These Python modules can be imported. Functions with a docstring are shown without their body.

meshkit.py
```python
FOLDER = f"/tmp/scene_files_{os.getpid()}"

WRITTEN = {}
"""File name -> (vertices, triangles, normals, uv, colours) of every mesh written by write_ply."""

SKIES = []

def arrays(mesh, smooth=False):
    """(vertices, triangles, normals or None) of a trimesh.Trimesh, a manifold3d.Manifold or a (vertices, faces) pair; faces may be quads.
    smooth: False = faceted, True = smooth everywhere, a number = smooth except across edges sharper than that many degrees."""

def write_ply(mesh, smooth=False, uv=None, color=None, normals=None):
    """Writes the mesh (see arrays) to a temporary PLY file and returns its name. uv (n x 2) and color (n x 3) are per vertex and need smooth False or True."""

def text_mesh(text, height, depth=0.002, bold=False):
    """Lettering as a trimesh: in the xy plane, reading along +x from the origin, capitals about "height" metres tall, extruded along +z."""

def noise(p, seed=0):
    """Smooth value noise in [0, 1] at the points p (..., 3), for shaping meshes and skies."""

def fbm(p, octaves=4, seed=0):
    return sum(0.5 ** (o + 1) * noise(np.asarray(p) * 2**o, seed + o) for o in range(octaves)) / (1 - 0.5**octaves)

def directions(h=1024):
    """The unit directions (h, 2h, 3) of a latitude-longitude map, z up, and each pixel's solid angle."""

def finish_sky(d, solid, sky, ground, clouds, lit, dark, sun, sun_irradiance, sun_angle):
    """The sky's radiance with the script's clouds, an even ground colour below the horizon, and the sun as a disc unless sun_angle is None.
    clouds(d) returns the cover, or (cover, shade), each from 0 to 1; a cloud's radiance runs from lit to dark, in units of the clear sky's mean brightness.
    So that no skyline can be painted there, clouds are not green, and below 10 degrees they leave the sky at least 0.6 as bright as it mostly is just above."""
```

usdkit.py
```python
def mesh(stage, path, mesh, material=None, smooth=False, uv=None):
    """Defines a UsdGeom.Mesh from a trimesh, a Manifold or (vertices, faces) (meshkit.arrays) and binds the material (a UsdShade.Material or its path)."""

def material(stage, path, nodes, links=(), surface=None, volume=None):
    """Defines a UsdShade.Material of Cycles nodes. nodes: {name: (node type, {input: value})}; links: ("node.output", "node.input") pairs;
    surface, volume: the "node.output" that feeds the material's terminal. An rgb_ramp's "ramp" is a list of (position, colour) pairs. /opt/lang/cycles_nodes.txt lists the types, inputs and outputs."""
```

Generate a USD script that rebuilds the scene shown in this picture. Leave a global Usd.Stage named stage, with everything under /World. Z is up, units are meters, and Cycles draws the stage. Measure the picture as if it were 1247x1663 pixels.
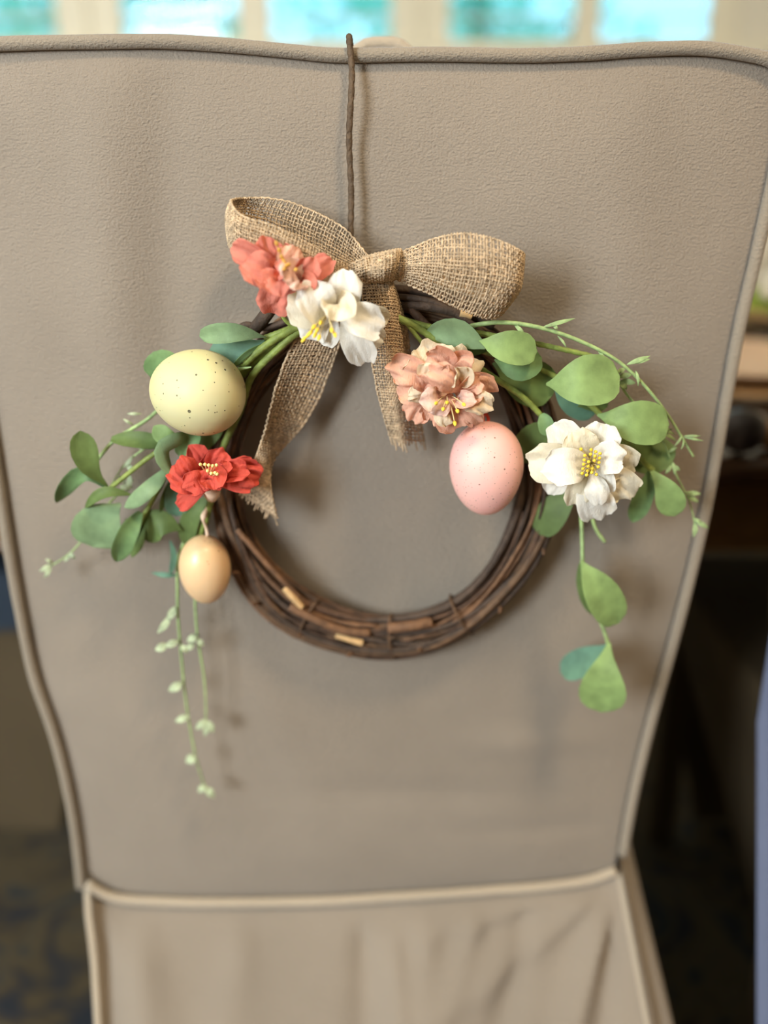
import math, random
import numpy as np, trimesh, usdkit, meshkit
from pxr import Usd, UsdGeom, UsdLux, UsdShade, Gf, Sdf
from scipy.interpolate import CubicSpline, PchipInterpolator
from scipy.ndimage import map_coordinates

stage = Usd.Stage.CreateInMemory()
UsdGeom.SetStageUpAxis(stage, 'Z'); UsdGeom.SetStageMetersPerUnit(stage, 1.0)
UsdGeom.Xform.Define(stage, '/World'); UsdGeom.Scope.Define(stage, '/World/Looks')

# ------------------------------------------------------------------ camera, sky, lights, exposure
W, H, FPX, PITCH = 1247.0, 1663.0, 1500.0, math.radians(20)
CAM = np.array([0, -0.66, 0.99])
FWD = np.array([0, math.cos(PITCH), -math.sin(PITCH)]); UP = np.array([0, math.sin(PITCH), math.cos(PITCH)])
cam = UsdGeom.Camera.Define(stage, '/World/camera')
cam.CreateHorizontalApertureAttr(24.0); cam.CreateVerticalApertureAttr(24.0 * H / W)
cam.CreateFocalLengthAttr(24.0 * FPX / W)
cam.CreateFStopAttr(1.5); cam.CreateFocusDistanceAttr(0.586)
cam.CreateClippingRangeAttr(Gf.Vec2f(0.03, 200))
cam.CreateExposureAttr(0.90)
cx_ = UsdGeom.Xformable(cam)
cx_.AddTranslateOp().Set(Gf.Vec3d(*CAM)); cx_.AddRotateXOp().Set(90 - math.degrees(PITCH))

dome = UsdLux.DomeLight.Define(stage, '/World/sky_light')
dome.CreateColorAttr(Gf.Vec3f(0.19, 0.46, 0.58)); dome.CreateIntensityAttr(0.62)

def rect_light(name, pos, target, w, h, color, power):
    l = UsdLux.RectLight.Define(stage, '/World/' + name)
    l.CreateWidthAttr(w); l.CreateHeightAttr(h); l.CreateColorAttr(Gf.Vec3f(*color)); l.CreateIntensityAttr(power)
    z = np.array(pos, float) - np.array(target, float); z /= np.linalg.norm(z)
    x = np.cross([0, 0, 1.0], z)
    x = np.array([1.0, 0, 0]) if np.linalg.norm(x) < 1e-6 else x / np.linalg.norm(x)
    y = np.cross(z, x)
    m = Gf.Matrix4d(*x, 0, *y, 0, *z, 0, *[float(c) for c in pos], 1)
    UsdGeom.Xformable(l).AddTransformOp().Set(m)
    return l
# daylight in the window of the wall behind the photographer, to the left
rect_light('window_daylight', (-1.85, -2.46, 1.72), (-1.85, 0, 1.72), 1.06, 1.10, (0.88, 0.95, 1.0), 22.0)
# warm lamp in the ceiling fitting
lamp = UsdLux.DiskLight.Define(stage, '/World/ceiling_lamp_light')
lamp.CreateRadiusAttr(0.17); lamp.CreateColorAttr(Gf.Vec3f(1.0, 0.77, 0.49)); lamp.CreateIntensityAttr(56.0)
UsdGeom.Xformable(lamp).AddTranslateOp().Set(Gf.Vec3d(0.55, -0.95, 2.49))

# ------------------------------------------------------------------ helpers
def ray(px, py):
    return FWD + (px - W / 2) / FPX * np.array([1.0, 0, 0]) - (py - H / 2) / FPX * UP
def at(px, py, dy=0.0):
    """The point of the world seen at a pixel, dy metres in front of the chair's back."""
    r = ray(px, py)
    return CAM + r * ((-dy - CAM[1]) / r[1])
def pts(seq, dy=None):
    return np.array([at(p[0], p[1], p[2] if len(p) > 2 else dy) for p in seq])
def mpp(p):
    """metres per pixel at a point"""
    return float(np.dot(np.asarray(p) - CAM, FWD)) / FPX

USED = {}
def numbered(parent, name):
    n = USED.get((parent, name), 0); USED[(parent, name)] = n + 1
    return name if n == 0 else f'{name}_{n:03d}'
BASE = {}
def tag(o, label=None, cat=None, group=None, kind=None):
    p = o.GetPrim() if hasattr(o, 'GetPrim') else o
    for k, v in (('label', label), ('category', cat), ('group', group), ('kind', kind)):
        if v: p.SetCustomDataByKey(k, v)
    return p
def thing(name, label, cat, base=(0, 0, 0), group=None):
    path = '/World/' + numbered('/World', name)
    x = UsdGeom.Xform.Define(stage, path); x.AddTranslateOp().Set(Gf.Vec3d(*map(float, base)))
    BASE[path] = np.array(base, float)
    tag(x, label, cat, group)
    return path
def obj(name, mesh, mat, parent='/World', smooth=40, label=None, kind=None):
    path = parent + '/' + numbered(parent, name)
    b = next((BASE[p] for p in (parent, parent.rsplit('/', 1)[0]) if p in BASE), np.zeros(3))
    v, f = (mesh.vertices, mesh.faces) if hasattr(mesh, 'vertices') else mesh
    m = usdkit.mesh(stage, path, (np.asarray(v, float) - b, np.asarray(f)), MAT[mat], smooth=smooth)
    if label or kind: tag(m, label, None, None, kind)
    return path
def struct(name, mesh, mat, parent='/World', smooth=False):
    path = obj(name, mesh, mat, parent, smooth)
    if parent == '/World': tag(stage.GetPrimAtPath(path), kind='structure')
    return path
def tag_path(path, *a, **k): return tag(stage.GetPrimAtPath(path), *a, **k)

def spline(p, n=None, closed=False, ts=None):
    p = np.asarray(p, float)
    if len(p) == 2:
        t = np.linspace(0, 1, n) if ts is None else np.asarray(ts)
        return p[0] + (p[1] - p[0]) * t[:, None]
    d = np.r_[0, np.cumsum(np.maximum(np.linalg.norm(np.diff(p, axis=0), axis=1), 1e-6) ** 0.7)]; d /= d[-1]
    t = np.linspace(0, 1, n) if ts is None else np.asarray(ts)
    return CubicSpline(d, p, bc_type='natural')(t)
def norm(v): return v / np.maximum(np.linalg.norm(v, axis=-1, keepdims=True), 1e-12)
def frames(p, closed=False):
    t = np.gradient(p, axis=0)
    if closed: t = np.roll(p, -1, 0) - np.roll(p, 1, 0)
    t = norm(t)
    a = np.array([0, 0, 1.0]) if abs(t[0][2]) < 0.9 else np.array([1.0, 0, 0])
    n = norm(np.cross(t[0], a)); N = [n]
    for i in range(1, len(p)):
        n = n - t[i] * np.dot(n, t[i]); n = norm(n); N.append(n)
    N = np.array(N); return t, N, np.cross(t, N)
def tube(p, r, k=8, caps=True, flat=1.0, closed=False):
    p = np.asarray(p, float); n = len(p); r = np.broadcast_to(np.asarray(r, float), (n,))
    t, N, B = frames(p, closed)
    a = np.arange(k) / k * 2 * np.pi
    v = (p[:, None] + r[:, None, None] * (np.cos(a)[None, :, None] * N[:, None] + flat * np.sin(a)[None, :, None] * B[:, None])).reshape(-1, 3)
    i, j = np.meshgrid(np.arange(n if closed else n - 1), np.arange(k), indexing='ij')
    q = lambda i, j: (i % n) * k + j % k
    f = np.vstack([np.stack([q(i, j), q(i, j + 1), q(i + 1, j + 1)], -1).reshape(-1, 3), np.stack([q(i, j), q(i + 1, j + 1), q(i + 1, j)], -1).reshape(-1, 3)])
    if caps and not closed:
        v = np.vstack([v, p[0], p[-1]]); c = np.arange(k)
        f = np.vstack([f, np.stack([np.full(k, n * k), (c + 1) % k, c], 1), np.stack([np.full(k, n * k + 1), (n - 1) * k + c, (n - 1) * k + (c + 1) % k], 1)])
    return v, f
def cat(ms):
    vs, fs, o = [], [], 0
    for v, f in ms:
        vs.append(v); fs.append(np.asarray(f) + o); o += len(v)
    return np.vstack(vs), np.vstack(fs)
def box(lo, hi, bevel=0.0):
    lo, hi = np.array(lo, float), np.array(hi, float)
    if bevel <= 0:
        b = trimesh.creation.box(hi - lo); b.apply_translation((lo + hi) / 2); return b.vertices, b.faces
    import manifold3d as m3
    s = []
    for i in range(8):
        c = np.where([(i >> k) & 1 for k in range(3)], hi - bevel, lo + bevel)
        for k in range(3):
            for sgn in (-1, 1):
                d = np.zeros(3); d[k] = sgn * bevel; s.append(c + d)
        for sx in (-1, 1):
            for sy in (-1, 1):
                for sz in (-1, 1): s.append(c + bevel * 0.577 * np.array([sx, sy, sz]))
    h = trimesh.convex.convex_hull(np.array(s)); return h.vertices, h.faces
def lathe(profile, k=40, center=(0, 0, 0)):
    m = trimesh.creation.revolve(np.array(profile, float), sections=k)
    return m.vertices + np.array(center), m.faces
def solid(grid, th):
    """A surface grid (nu, nv, 3) given a thickness."""
    nu, nv = grid.shape[:2]
    du, dv = np.gradient(grid, axis=0), np.gradient(grid, axis=1)
    n = norm(np.cross(du, dv))
    a, b = grid + n * th / 2, grid - n * th / 2
    v = np.vstack([a.reshape(-1, 3), b.reshape(-1, 3)]); o = nu * nv
    i, j = np.meshgrid(np.arange(nu - 1), np.arange(nv - 1), indexing='ij'); i, j = i.ravel(), j.ravel()
    q = lambda i, j: i * nv + j
    top = np.vstack([np.stack([q(i, j), q(i + 1, j), q(i + 1, j + 1)], 1), np.stack([q(i, j), q(i + 1, j + 1), q(i, j + 1)], 1)])
    f = [top, top[:, ::-1] + o]
    loop = [q(i, 0) for i in range(nu)] + [q(nu - 1, j) for j in range(1, nv)] + [q(i, nv - 1) for i in range(nu - 2, -1, -1)] + [q(0, j) for j in range(nv - 2, 0, -1)]
    loop = np.array(loop); nx = np.roll(loop, -1)
    f += [np.stack([loop, loop + o, nx + o], 1), np.stack([loop, nx + o, nx], 1)]
    return v, np.vstack(f)
def surface(grid):
    nu, nv = grid.shape[:2]
    i, j = np.meshgrid(np.arange(nu - 1), np.arange(nv - 1), indexing='ij'); i, j = i.ravel(), j.ravel()
    q = lambda i, j: i * nv + j
    return grid.reshape(-1, 3), np.vstack([np.stack([q(i, j), q(i + 1, j), q(i + 1, j + 1)], 1), np.stack([q(i, j), q(i + 1, j + 1), q(i, j + 1)], 1)])

PROF = {
    'leaf': PchipInterpolator([0, .10, .25, .45, .62, .78, .90, .97, 1], [.05, .20, .55, .88, 1, .95, .75, .46, .03]),
    'spoon': PchipInterpolator([0, .15, .35, .55, .72, .86, .95, 1], [.07, .22, .55, .88, 1, .86, .52, .02]),
    'strap': PchipInterpolator([0, .15, .4, .7, .9, 1], [.25, .6, .95, 1, .65, .05]),
    'petal': PchipInterpolator([0, .2, .45, .68, .84, .94, 1], [.24, .56, .90, 1, 1, .93, .80]),
    'broad': PchipInterpolator([0, .15, .4, .65, .85, .95, 1], [.38, .72, .97, 1, 1, .95, .84]),
    'lance': PchipInterpolator([0, .2, .5, .8, 1], [.15, .7, 1, .6, .05]),
}
def blade(p, width_px, prof='leaf', roll=0, cup=0.0, th=0.0004, nu=12, nv=7, wrinkle=0.0, ruffle=0.0, twist=0, seed=0, notch=0.0, curl=0.0):
    """A leaf or petal along a spine of (px, py, dy): its width is given as it shows, its depth by dy; roll and twist in degrees; cup bends the sides to the viewer; curl bends the end."""
    P = pts(p); n = nu
    u = 0.5 - 0.5 * np.cos(np.linspace(0, np.pi, n)); u = 0.5 * u + 0.5 * np.linspace(0, 1, n)
    c = spline(P, ts=u); t = norm(np.gradient(c, axis=0))
    N0 = norm(CAM - c.mean(0)); S = norm(np.cross(t, np.broadcast_to(N0, t.shape)))
    N = np.cross(S, t)
    a = np.radians(roll + twist * u)[:, None]
    S, N = np.cos(a) * S + np.sin(a) * N, -np.sin(a) * S + np.cos(a) * N
    w = width_px * mpp(c.mean(0)) / 2
    v = np.linspace(-1, 1, nv)
    k = PROF[prof](np.clip(u, 0, 1))
    L = np.linalg.norm(np.diff(c, axis=0), axis=1).sum()
    rng = np.random.RandomState(seed)
    g = c[:, None] + S[:, None] * (w * k)[:, None, None] * v[None, :, None] + N[:, None] * (cup * w * k)[:, None, None] * (v ** 2)[None, :, None]
    if notch:
        g += t[:, None] * ((u ** 4)[:, None] * (w * (-.55 * np.abs(v) ** 2.6 + notch * (np.cos(v * 4.2 + seed) * 0.55 + .25 * np.cos(v * 9 + 2 * seed) + rng.uniform(-.16, .16, nv))))[None, :])[..., None]
    if curl: g += N[:, None] * (curl * L * u ** 3)[:, None, None]
    if wrinkle:
        q = np.stack([u[:, None] * 2.2 + 0 * v, v[None] * 3.1 + 0 * u[:, None], np.full((n, nv), seed * 3.7)], -1)
        h = (meshkit.fbm(q * 1.6 + 50, 3, seed) - .5) * 2
        if notch:   # crinkled paper: creases fanning out from the base
            q2 = np.stack([u[:, None] * 1.6 + 0 * v, v[None] * 5.5 + 0 * u[:, None], np.full((n, nv), seed * 1.3)], -1)
            h = h + .55 * (meshkit.fbm(q2 + 30, 2, seed + 1) - .5) * 2
        g += N[:, None] * (h * wrinkle * w * (0.25 + u[:, None]))[..., None]
    if ruffle:
        ph = rng.uniform(0, 6.28)
        edge = np.clip(np.maximum(np.abs(v)[None] * 0.9, u[:, None] ** 2), 0, 1) ** 2
        g += N[:, None] * (ruffle * w * edge * np.sin(ph + 5.2 * v[None] + 6 * u[:, None]))[..., None]
    return solid(g, th)

def rails_grid(rails, nu, nv, bulge=0.0):
    R = np.stack([spline(pts(r), nu) for r in rails], 1)          # nu, nr, 3
    s = np.linspace(0, 1, len(rails)); v = np.linspace(0, 1, nv)
    g = PchipInterpolator(s, R, axis=1)(v) if len(rails) > 2 else R[:, :1] * (1 - v)[None, :, None] + R[:, 1:] * v[None, :, None]
    return g
def weave(grid, pitch=0.00205, rad=0.00062, seed=0, fringe=(0, 0), taper=None):
    """Burlap as real threads over a surface grid: warp along its first direction, weft along its second."""
    rng = np.random.RandomState(seed)
    Lu = np.linalg.norm(np.diff(grid, axis=0), axis=2).sum(0).mean(); Lv = np.median(np.linalg.norm(np.diff(grid, axis=1), axis=2).sum(1))
    nw, nf = max(6, int(Lv / pitch)), max(6, int(Lu / pitch))
    du, dv = np.gradient(grid, axis=0), np.gradient(grid, axis=1); Nn = norm(np.cross(du, dv))
    def S(a, b):
        co = np.array([np.ravel(a) * (grid.shape[0] - 1), np.ravel(b) * (grid.shape[1] - 1)])
        p = np.stack([map_coordinates(grid[..., k], co, order=1, mode='nearest') for k in range(3)], -1)
        n = np.stack([map_coordinates(Nn[..., k], co, order=1, mode='nearest') for k in range(3)], -1)
        return p, norm(n)
    out = []
    def soften(rows, n):   # slow random drift of a thread from its straight line
        return np.convolve(rng.randn(n + 8), np.ones(9) / 9, 'valid')[:n] * rows
    amp = rad * 0.85
    for j in range(nw):
        b0 = (j + .5) / nw
        if j == 0: b0 = 0.25 / nw
        if j == nw - 1: b0 = 1 - 0.25 / nw
        a = np.linspace(0, 1, nf * 2 + 1)
        b = np.clip(b0 + soften(0.35 / nw, len(a)) + rng.uniform(-.12, .12) / nw, 0, 1)
        p, n = S(a, b)
        i = np.arange(len(a)); h = np.where(i % 2 == 1, np.where(((i // 2) + j) % 2 == 0, 1, -1), 0)
        p = p + n * (amp * h)[:, None]
        for e, L in ((0, fringe[0]), (1, fringe[1])):
            if L:
                q = p[:3] if e == 0 else p[-3:]
                d = norm(q[0] - q[2]) if e == 0 else norm(q[2] - q[0])
                l = L * rng.uniform(.2, 1); side = norm(rng.randn(3)) * l * .35
                ext = np.array([(p[0] if e == 0 else p[-1]) + d * l * s + side * s * s for s in (.5, 1)])
                p = np.vstack([ext[::-1], p]) if e == 0 else np.vstack([p, ext])
        sel = 1.25 if j in (0, nw - 1) else 1
        out.append(tube(p, rad * sel * rng.uniform(.82, 1.15), 4, caps=False))
    for i in range(nf):
        a0 = (i + .5) / nf
        b = np.linspace(0, 1, nw * 2 + 1)
        a = np.clip(a0 + soften(0.30 / nf, len(b)) + rng.uniform(-.12, .12) / nf, 0, 1)
        p, n = S(a, b)
        k = np.arange(len(b)); h = np.where(k % 2 == 1, np.where((i + (k // 2)) % 2 == 0, -1, 1), 0)
        out.append(tube(p + n * (amp * h)[:, None], rad * rng.uniform(.82, 1.15), 4, caps=False))
    return cat(out)

# ------------------------------------------------------------------ materials
MAT = {}
def mat(name, nodes, links=(), surface='p.BSDF'):
    MAT[name] = usdkit.material(stage, '/World/Looks/' + name, nodes, links, surface=surface)
def plain(name, color, rough=0.6, vary=0.12, scale=30, bump=0.0, bscale=200, bdist=0.001, **kw):
    c = np.array(color, float)
    nodes = {'tc': ('texture_coordinate', {}), 'n': ('noise_texture', {'scale': scale, 'detail': 3.0}),
             'r': ('rgb_ramp', {'ramp': [(.3, tuple(c * (1 - vary))), (.7, tuple(np.minimum(c * (1 + vary), 1)))]}),
             'p': ('principled_bsdf', {'roughness': rough, **kw})}
    links = [('tc.object', 'n.vector'), ('n.fac', 'r.fac'), ('r.color', 'p.base_color')]
    if bump:
        nodes['bn'] = ('noise_texture', {'scale': bscale, 'detail': 2.0}); nodes['b'] = ('bump', {'strength': bump, 'distance': bdist})
        links += [('tc.object', 'bn.vector'), ('bn.fac', 'b.height'), ('b.normal', 'p.normal')]
    mat(name, nodes, links)
def velvet(name, color, sheen=0.25):
    c = np.array(color)
    mat(name, {'tc': ('texture_coordinate', {}), 'n': ('noise_texture', {'scale': 9.0, 'detail': 3.0}),
               'r': ('rgb_ramp', {'ramp': [(.3, tuple(c * .93)), (.7, tuple(c * 1.06))]}),
               'm': ('mapping', {'scale': (1.0, 1.0, 1.2)}), 'm2': ('mapping', {'scale': (1.0, 1.0, 3.5)}),
               'b1': ('noise_texture', {'scale': 620.0, 'detail': 2.0, 'distortion': .15}), 'b2': ('noise_texture', {'scale': 200.0, 'detail': 2.0}),
               'mx': ('mix_float', {'fac': .4}), 'b': ('bump', {'strength': .85, 'distance': .0017}),
               'p': ('principled_bsdf', {'roughness': .92, 'sheen_weight': sheen, 'sheen_roughness': .45, 'specular_ior_level': .2})},
        [('tc.object', 'n.vector'), ('n.fac', 'r.fac'), ('r.color', 'p.base_color'), ('tc.object', 'm.vector'), ('tc.object', 'm2.vector'),
         ('m.vector', 'b1.vector'), ('m2.vector', 'b2.vector'), ('b1.fac', 'mx.a'), ('b2.fac', 'mx.b'), ('mx.result', 'b.height'), ('b.normal', 'p.normal')])
def leafy(name, color, under=None, trans=.3, vary=.22, scale=90, rough=.55, veins=False, edge=None):
    c = np.array(color); u = np.array(under if under is not None else color)
    nodes = {'tc': ('texture_coordinate', {}), 'n': ('noise_texture', {'scale': scale, 'detail': 4.0}), 'g': ('geometry', {}),
             'r': ('rgb_ramp', {'ramp': [(.28, tuple(c * (1 - vary))), (.72, tuple(np.minimum(c * (1 + vary), 1)))]}),
             'bn': ('noise_texture', {'scale': 900.0, 'detail': 2.0}), 'b': ('bump', {'strength': .25, 'distance': .0006}),
             'p': ('principled_bsdf', {'roughness': rough, 'specular_ior_level': .3}), 't': ('translucent_bsdf', {}), 'x': ('mix_closure', {'fac': trans})}
    links = [('tc.object', 'n.vector'), ('n.fac', 'r.fac'), ('r.color', 'p.base_color'), ('r.color', 't.color'), ('tc.object', 'bn.vector'), ('bn.fac', 'b.height'),
             ('b.normal', 'p.normal'), ('p.BSDF', 'x.closure1'), ('t.BSDF', 'x.closure2')]
    mat(name, nodes, links, 'x.closure')
def petaly(name, color, trans=.35, vary=.14, bump=.5):
    c = np.array(color)
    nodes = {'tc': ('texture_coordinate', {}), 'n': ('noise_texture', {'scale': 110.0, 'detail': 3.0}),
             'r': ('rgb_ramp', {'ramp': [(.25, tuple(c * (1 - vary))), (.75, tuple(np.minimum(c * (1 + vary * .7) + vary * .05, 1)))]}),
             'm': ('mapping', {'scale': (1.0, .5, .5), 'rotation': (0., .6, .4)}), 'bn': ('noise_texture', {'scale': 520.0, 'detail': 2.0, 'distortion': 1.0}), 'b': ('bump', {'strength': bump, 'distance': .0010}),
             'p': ('principled_bsdf', {'roughness': .7, 'specular_ior_level': .25, 'sheen_weight': .1}), 't': ('translucent_bsdf', {}), 'x': ('mix_closure', {'fac': trans})}
    links = [('tc.object', 'n.vector'), ('n.fac', 'r.fac'), ('r.color', 'p.base_color'), ('r.color', 't.color'), ('tc.object', 'm.vector'), ('m.vector', 'bn.vector'),
             ('bn.fac', 'b.height'), ('b.normal', 'p.normal'), ('b.normal', 't.normal'), ('p.BSDF', 'x.closure1'), ('t.BSDF', 'x.closure2')]
    mat(name, nodes, links, 'x.closure')
def eggy(name, color, spot, scale, size, keep, rough=.45, tint=None, coat=.15, scale2=None, size2=.2, keep2=.7):
    c = np.array(color); t = np.array(tint if tint is not None else color)
    nodes = {'tc': ('texture_coordinate', {}), 'n': ('noise_texture', {'scale': 22.0, 'detail': 2.0}),
             'r': ('rgb_ramp', {'ramp': [(.3, tuple(c)), (.75, tuple(t))]}),
             'p': ('principled_bsdf', {'roughness': rough, 'coat_weight': coat, 'coat_roughness': .25, 'subsurface_weight': .12, 'subsurface_scale': .004}),
             'mx': ('mix', {'color2': tuple(spot)}), 'mx2': ('mix', {'color2': tuple(np.array(spot) * 1.6)})}
    links = [('tc.object', 'n.vector'), ('n.fac', 'r.fac')]
    for k, (sc, sz, kp, src) in enumerate(((scale, size, keep, 'r'), (scale2 or scale * 2.1, size2, keep2, 'mx'))):
        nodes.update({f'd{k}': ('noise_texture', {'scale': sc * .9}), f'v{k}': ('voronoi_texture', {'scale': sc}), f's{k}': ('separate_color', {}),
                      f'c{k}': ('math', {'math_type': 'greater_than', 'value2': kp}), f'z{k}': ('math', {'math_type': 'multiply', 'value2': sz}),
                      f'l{k}': ('math', {'math_type': 'less_than'}), f'a{k}': ('math', {'math_type': 'multiply'}), f'h{k}': ('math', {'math_type': 'multiply', 'value2': .85})})
        links += [('tc.object', f'v{k}.vector'), (f'v{k}.color', f's{k}.color'), (f's{k}.r', f'c{k}.value1'), (f's{k}.g', f'z{k}.value1'), (f'v{k}.distance', f'l{k}.value1'),
                  (f'z{k}.value', f'l{k}.value2'), (f'l{k}.value', f'a{k}.value1'), (f'c{k}.value', f'a{k}.value2'), (f'a{k}.value', f'h{k}.value1')]
    links += [('r.color', 'mx.color1'), ('h0.value', 'mx.fac'), ('mx.color', 'mx2.color1'), ('h1.value', 'mx2.fac'), ('mx2.color', 'p.base_color')]
    mat(name, nodes, links)

velvet('taupe_velvet', (.244, .206, .166)); velvet('piping_velvet', (.250, .212, .165), .25)
velvet('lining_velvet', (.37, .31, .235), .3); velvet('shaded_velvet', (.092, .066, .036), .0)  # the dark brown one: slipcover cloth with shade put into its colour
for k, c in enumerate(((.075, .038, .020), (.110, .060, .030), (.055, .034, .022), (.150, .075, .036))):
    plain(f'vine_bark_{"abcd"[k]}', c, .75, .35, 140, .6, 420, .0012)
plain('cut_wood', (.55, .36, .17), .7, .15, 200)
plain('paper_cord', (.085, .054, .030), .8, .3, 300, .8, 500, .001)
plain('burlap', (.49, .365, .235), .9, .38, 260, .5, 1500, .0005)
leafy('leaf_green', (.20, .335, .14)); leafy('leaf_sage', (.27, .40, .21)); leafy('leaf_olive', (.14, .21, .065)); leafy('leaf_teal', (.14, .28, .19)); leafy('leaf_lime', (.275, .405, .148))
plain('stem_tape', (.20, .26, .055), .6, .3, 160, .5, 700, .0008); plain('stem_pale', (.30, .42, .17), .6, .25, 200, .4, 900, .0006)
plain('sprig_green', (.26, .36, .15), .7, .25, 220); plain('sprig_mint', (.36, .43, .27), .7, .25, 220)
petaly('petal_coral', (.84, .31, .225), .4); petaly('petal_peach', (.96, .58, .42), .42); petaly('petal_peach_pale', (.95, .80, .60), .42); petaly('petal_red', (.80, .125, .085), .4); petaly('petal_white', (.93, .91, .85), .42, .04, .5)
petaly('petal_cream', (.93, .87, .71), .42, .05, .5); petaly('petal_pink_pale', (.94, .68, .58), .4)
plain('anther_yellow', (.85, .64, .06), .6, .15, 400); plain('anther_gold', (.80, .48, .09), .6, .15, 400); plain('anther_cream', (.88, .72, .28), .6, .1, 400)
plain('filament', (.82, .68, .36), .6, .1, 200); plain('calyx_cream', (.80, .58, .42), .7, .1, 200)
eggy('egg_yellow', (.63, .585, .29), (.04, .035, .015), 185, .26, .70, .6, (.60, .575, .34), coat=.05, scale2=420, size2=.26, keep2=.74)
eggy('egg_pink', (.90, .47, .43), (.16, .08, .06), 300, .19, .60, .55, (.88, .52, .46), coat=.03, scale2=620, size2=.26, keep2=.55)
eggy('egg_tan', (.72, .47, .24), (.30, .18, .09), 150, .16, .75, .38, (.74, .52, .31), .15)
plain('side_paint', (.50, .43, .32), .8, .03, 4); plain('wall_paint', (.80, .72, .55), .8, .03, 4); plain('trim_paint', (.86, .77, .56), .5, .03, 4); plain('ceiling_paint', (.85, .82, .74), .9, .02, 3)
plain('shutter_paint', (.80, .76, .66), .5, .03, 4)
plain('dark_wood', (.075, .034, .014), .32, .45, 14, coat_weight=.25, coat_roughness=.2); plain('edge_wood', (.15, .075, .024), .35, .35, 14)
plain('floor_wood', (.13, .065, .03), .4, .3, 8)
plain('charger_wicker', (.46, .30, .15), .8, .3, 120, .5, 300, .002); plain('plate_pink', (.86, .64, .48), .35, .05, 20); plain('metal_rim', (.07, .06, .05), .35, .2, 60, metallic=.6)
plain('dark_fruit', (.06, .045, .04), .3, .4, 40); plain('moss', (.26, .36, .05), .9, .5, 140, .8, 300, .004); plain('nest_twig', (.42, .28, .14), .85, .3, 150)
plain('nest_dark', (.10, .07, .04), .85, .4, 150); plain('white_bead', (.85, .80, .70), .4, .05, 40); plain('amber_ball', (.50, .22, .05), .3, .3, 60)
velvet('blue_cloth', (.115, .14, .225), .2); velvet('navy_cloth', (.030, .042, .058), .0)
plain('brushed_metal', (.6, .58, .54), .35, .05, 20, metallic=1.0)
mat('lamp_diffuser', {'p': ('principled_bsdf', {'base_color': (.9, .85, .75), 'emission_color': (1, .78, .5), 'emission_strength': 3.0})})
mat('pane', {'f': ('fresnel', {'IOR': 1.45}), 't': ('transparent_bsdf', {}), 'g': ('glossy_bsdf', {'roughness': .02}), 'x': ('mix_closure', {})},
    [('f.fac', 'x.fac'), ('t.BSDF', 'x.closure1'), ('g.BSDF', 'x.closure2')], 'x.closure')
mat('rug_pile', {'tc': ('texture_coordinate', {}), 'n': ('noise_texture', {'scale': 11.0, 'detail': 5.0, 'distortion': 1.2}), 'v': ('voronoi_texture', {'scale': 9.0}),
                 'r': ('rgb_ramp', {'ramp': [(.36, (.014, .018, .026)), (.46, (.060, .043, .020)), (.54, (.085, .062, .028)), (.64, (.022, .028, .030))]}),
                 'bn': ('noise_texture', {'scale': 500.0}), 'b': ('bump', {'strength': .6, 'distance': .003}), 'p': ('principled_bsdf', {'roughness': .95})},
    [('tc.object', 'n.vector'), ('n.fac', 'r.fac'), ('r.color', 'p.base_color'), ('tc.object', 'bn.vector'), ('bn.fac', 'b.height'), ('b.normal', 'p.normal')])
leafy('tree_leaf', (.34, .74, .62), trans=.5, scale=3)
plain('tree_bark', (.12, .09, .06), .9, .3, 20); plain('lawn', (.10, .28, .16), .9, .3, 6)

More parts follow.
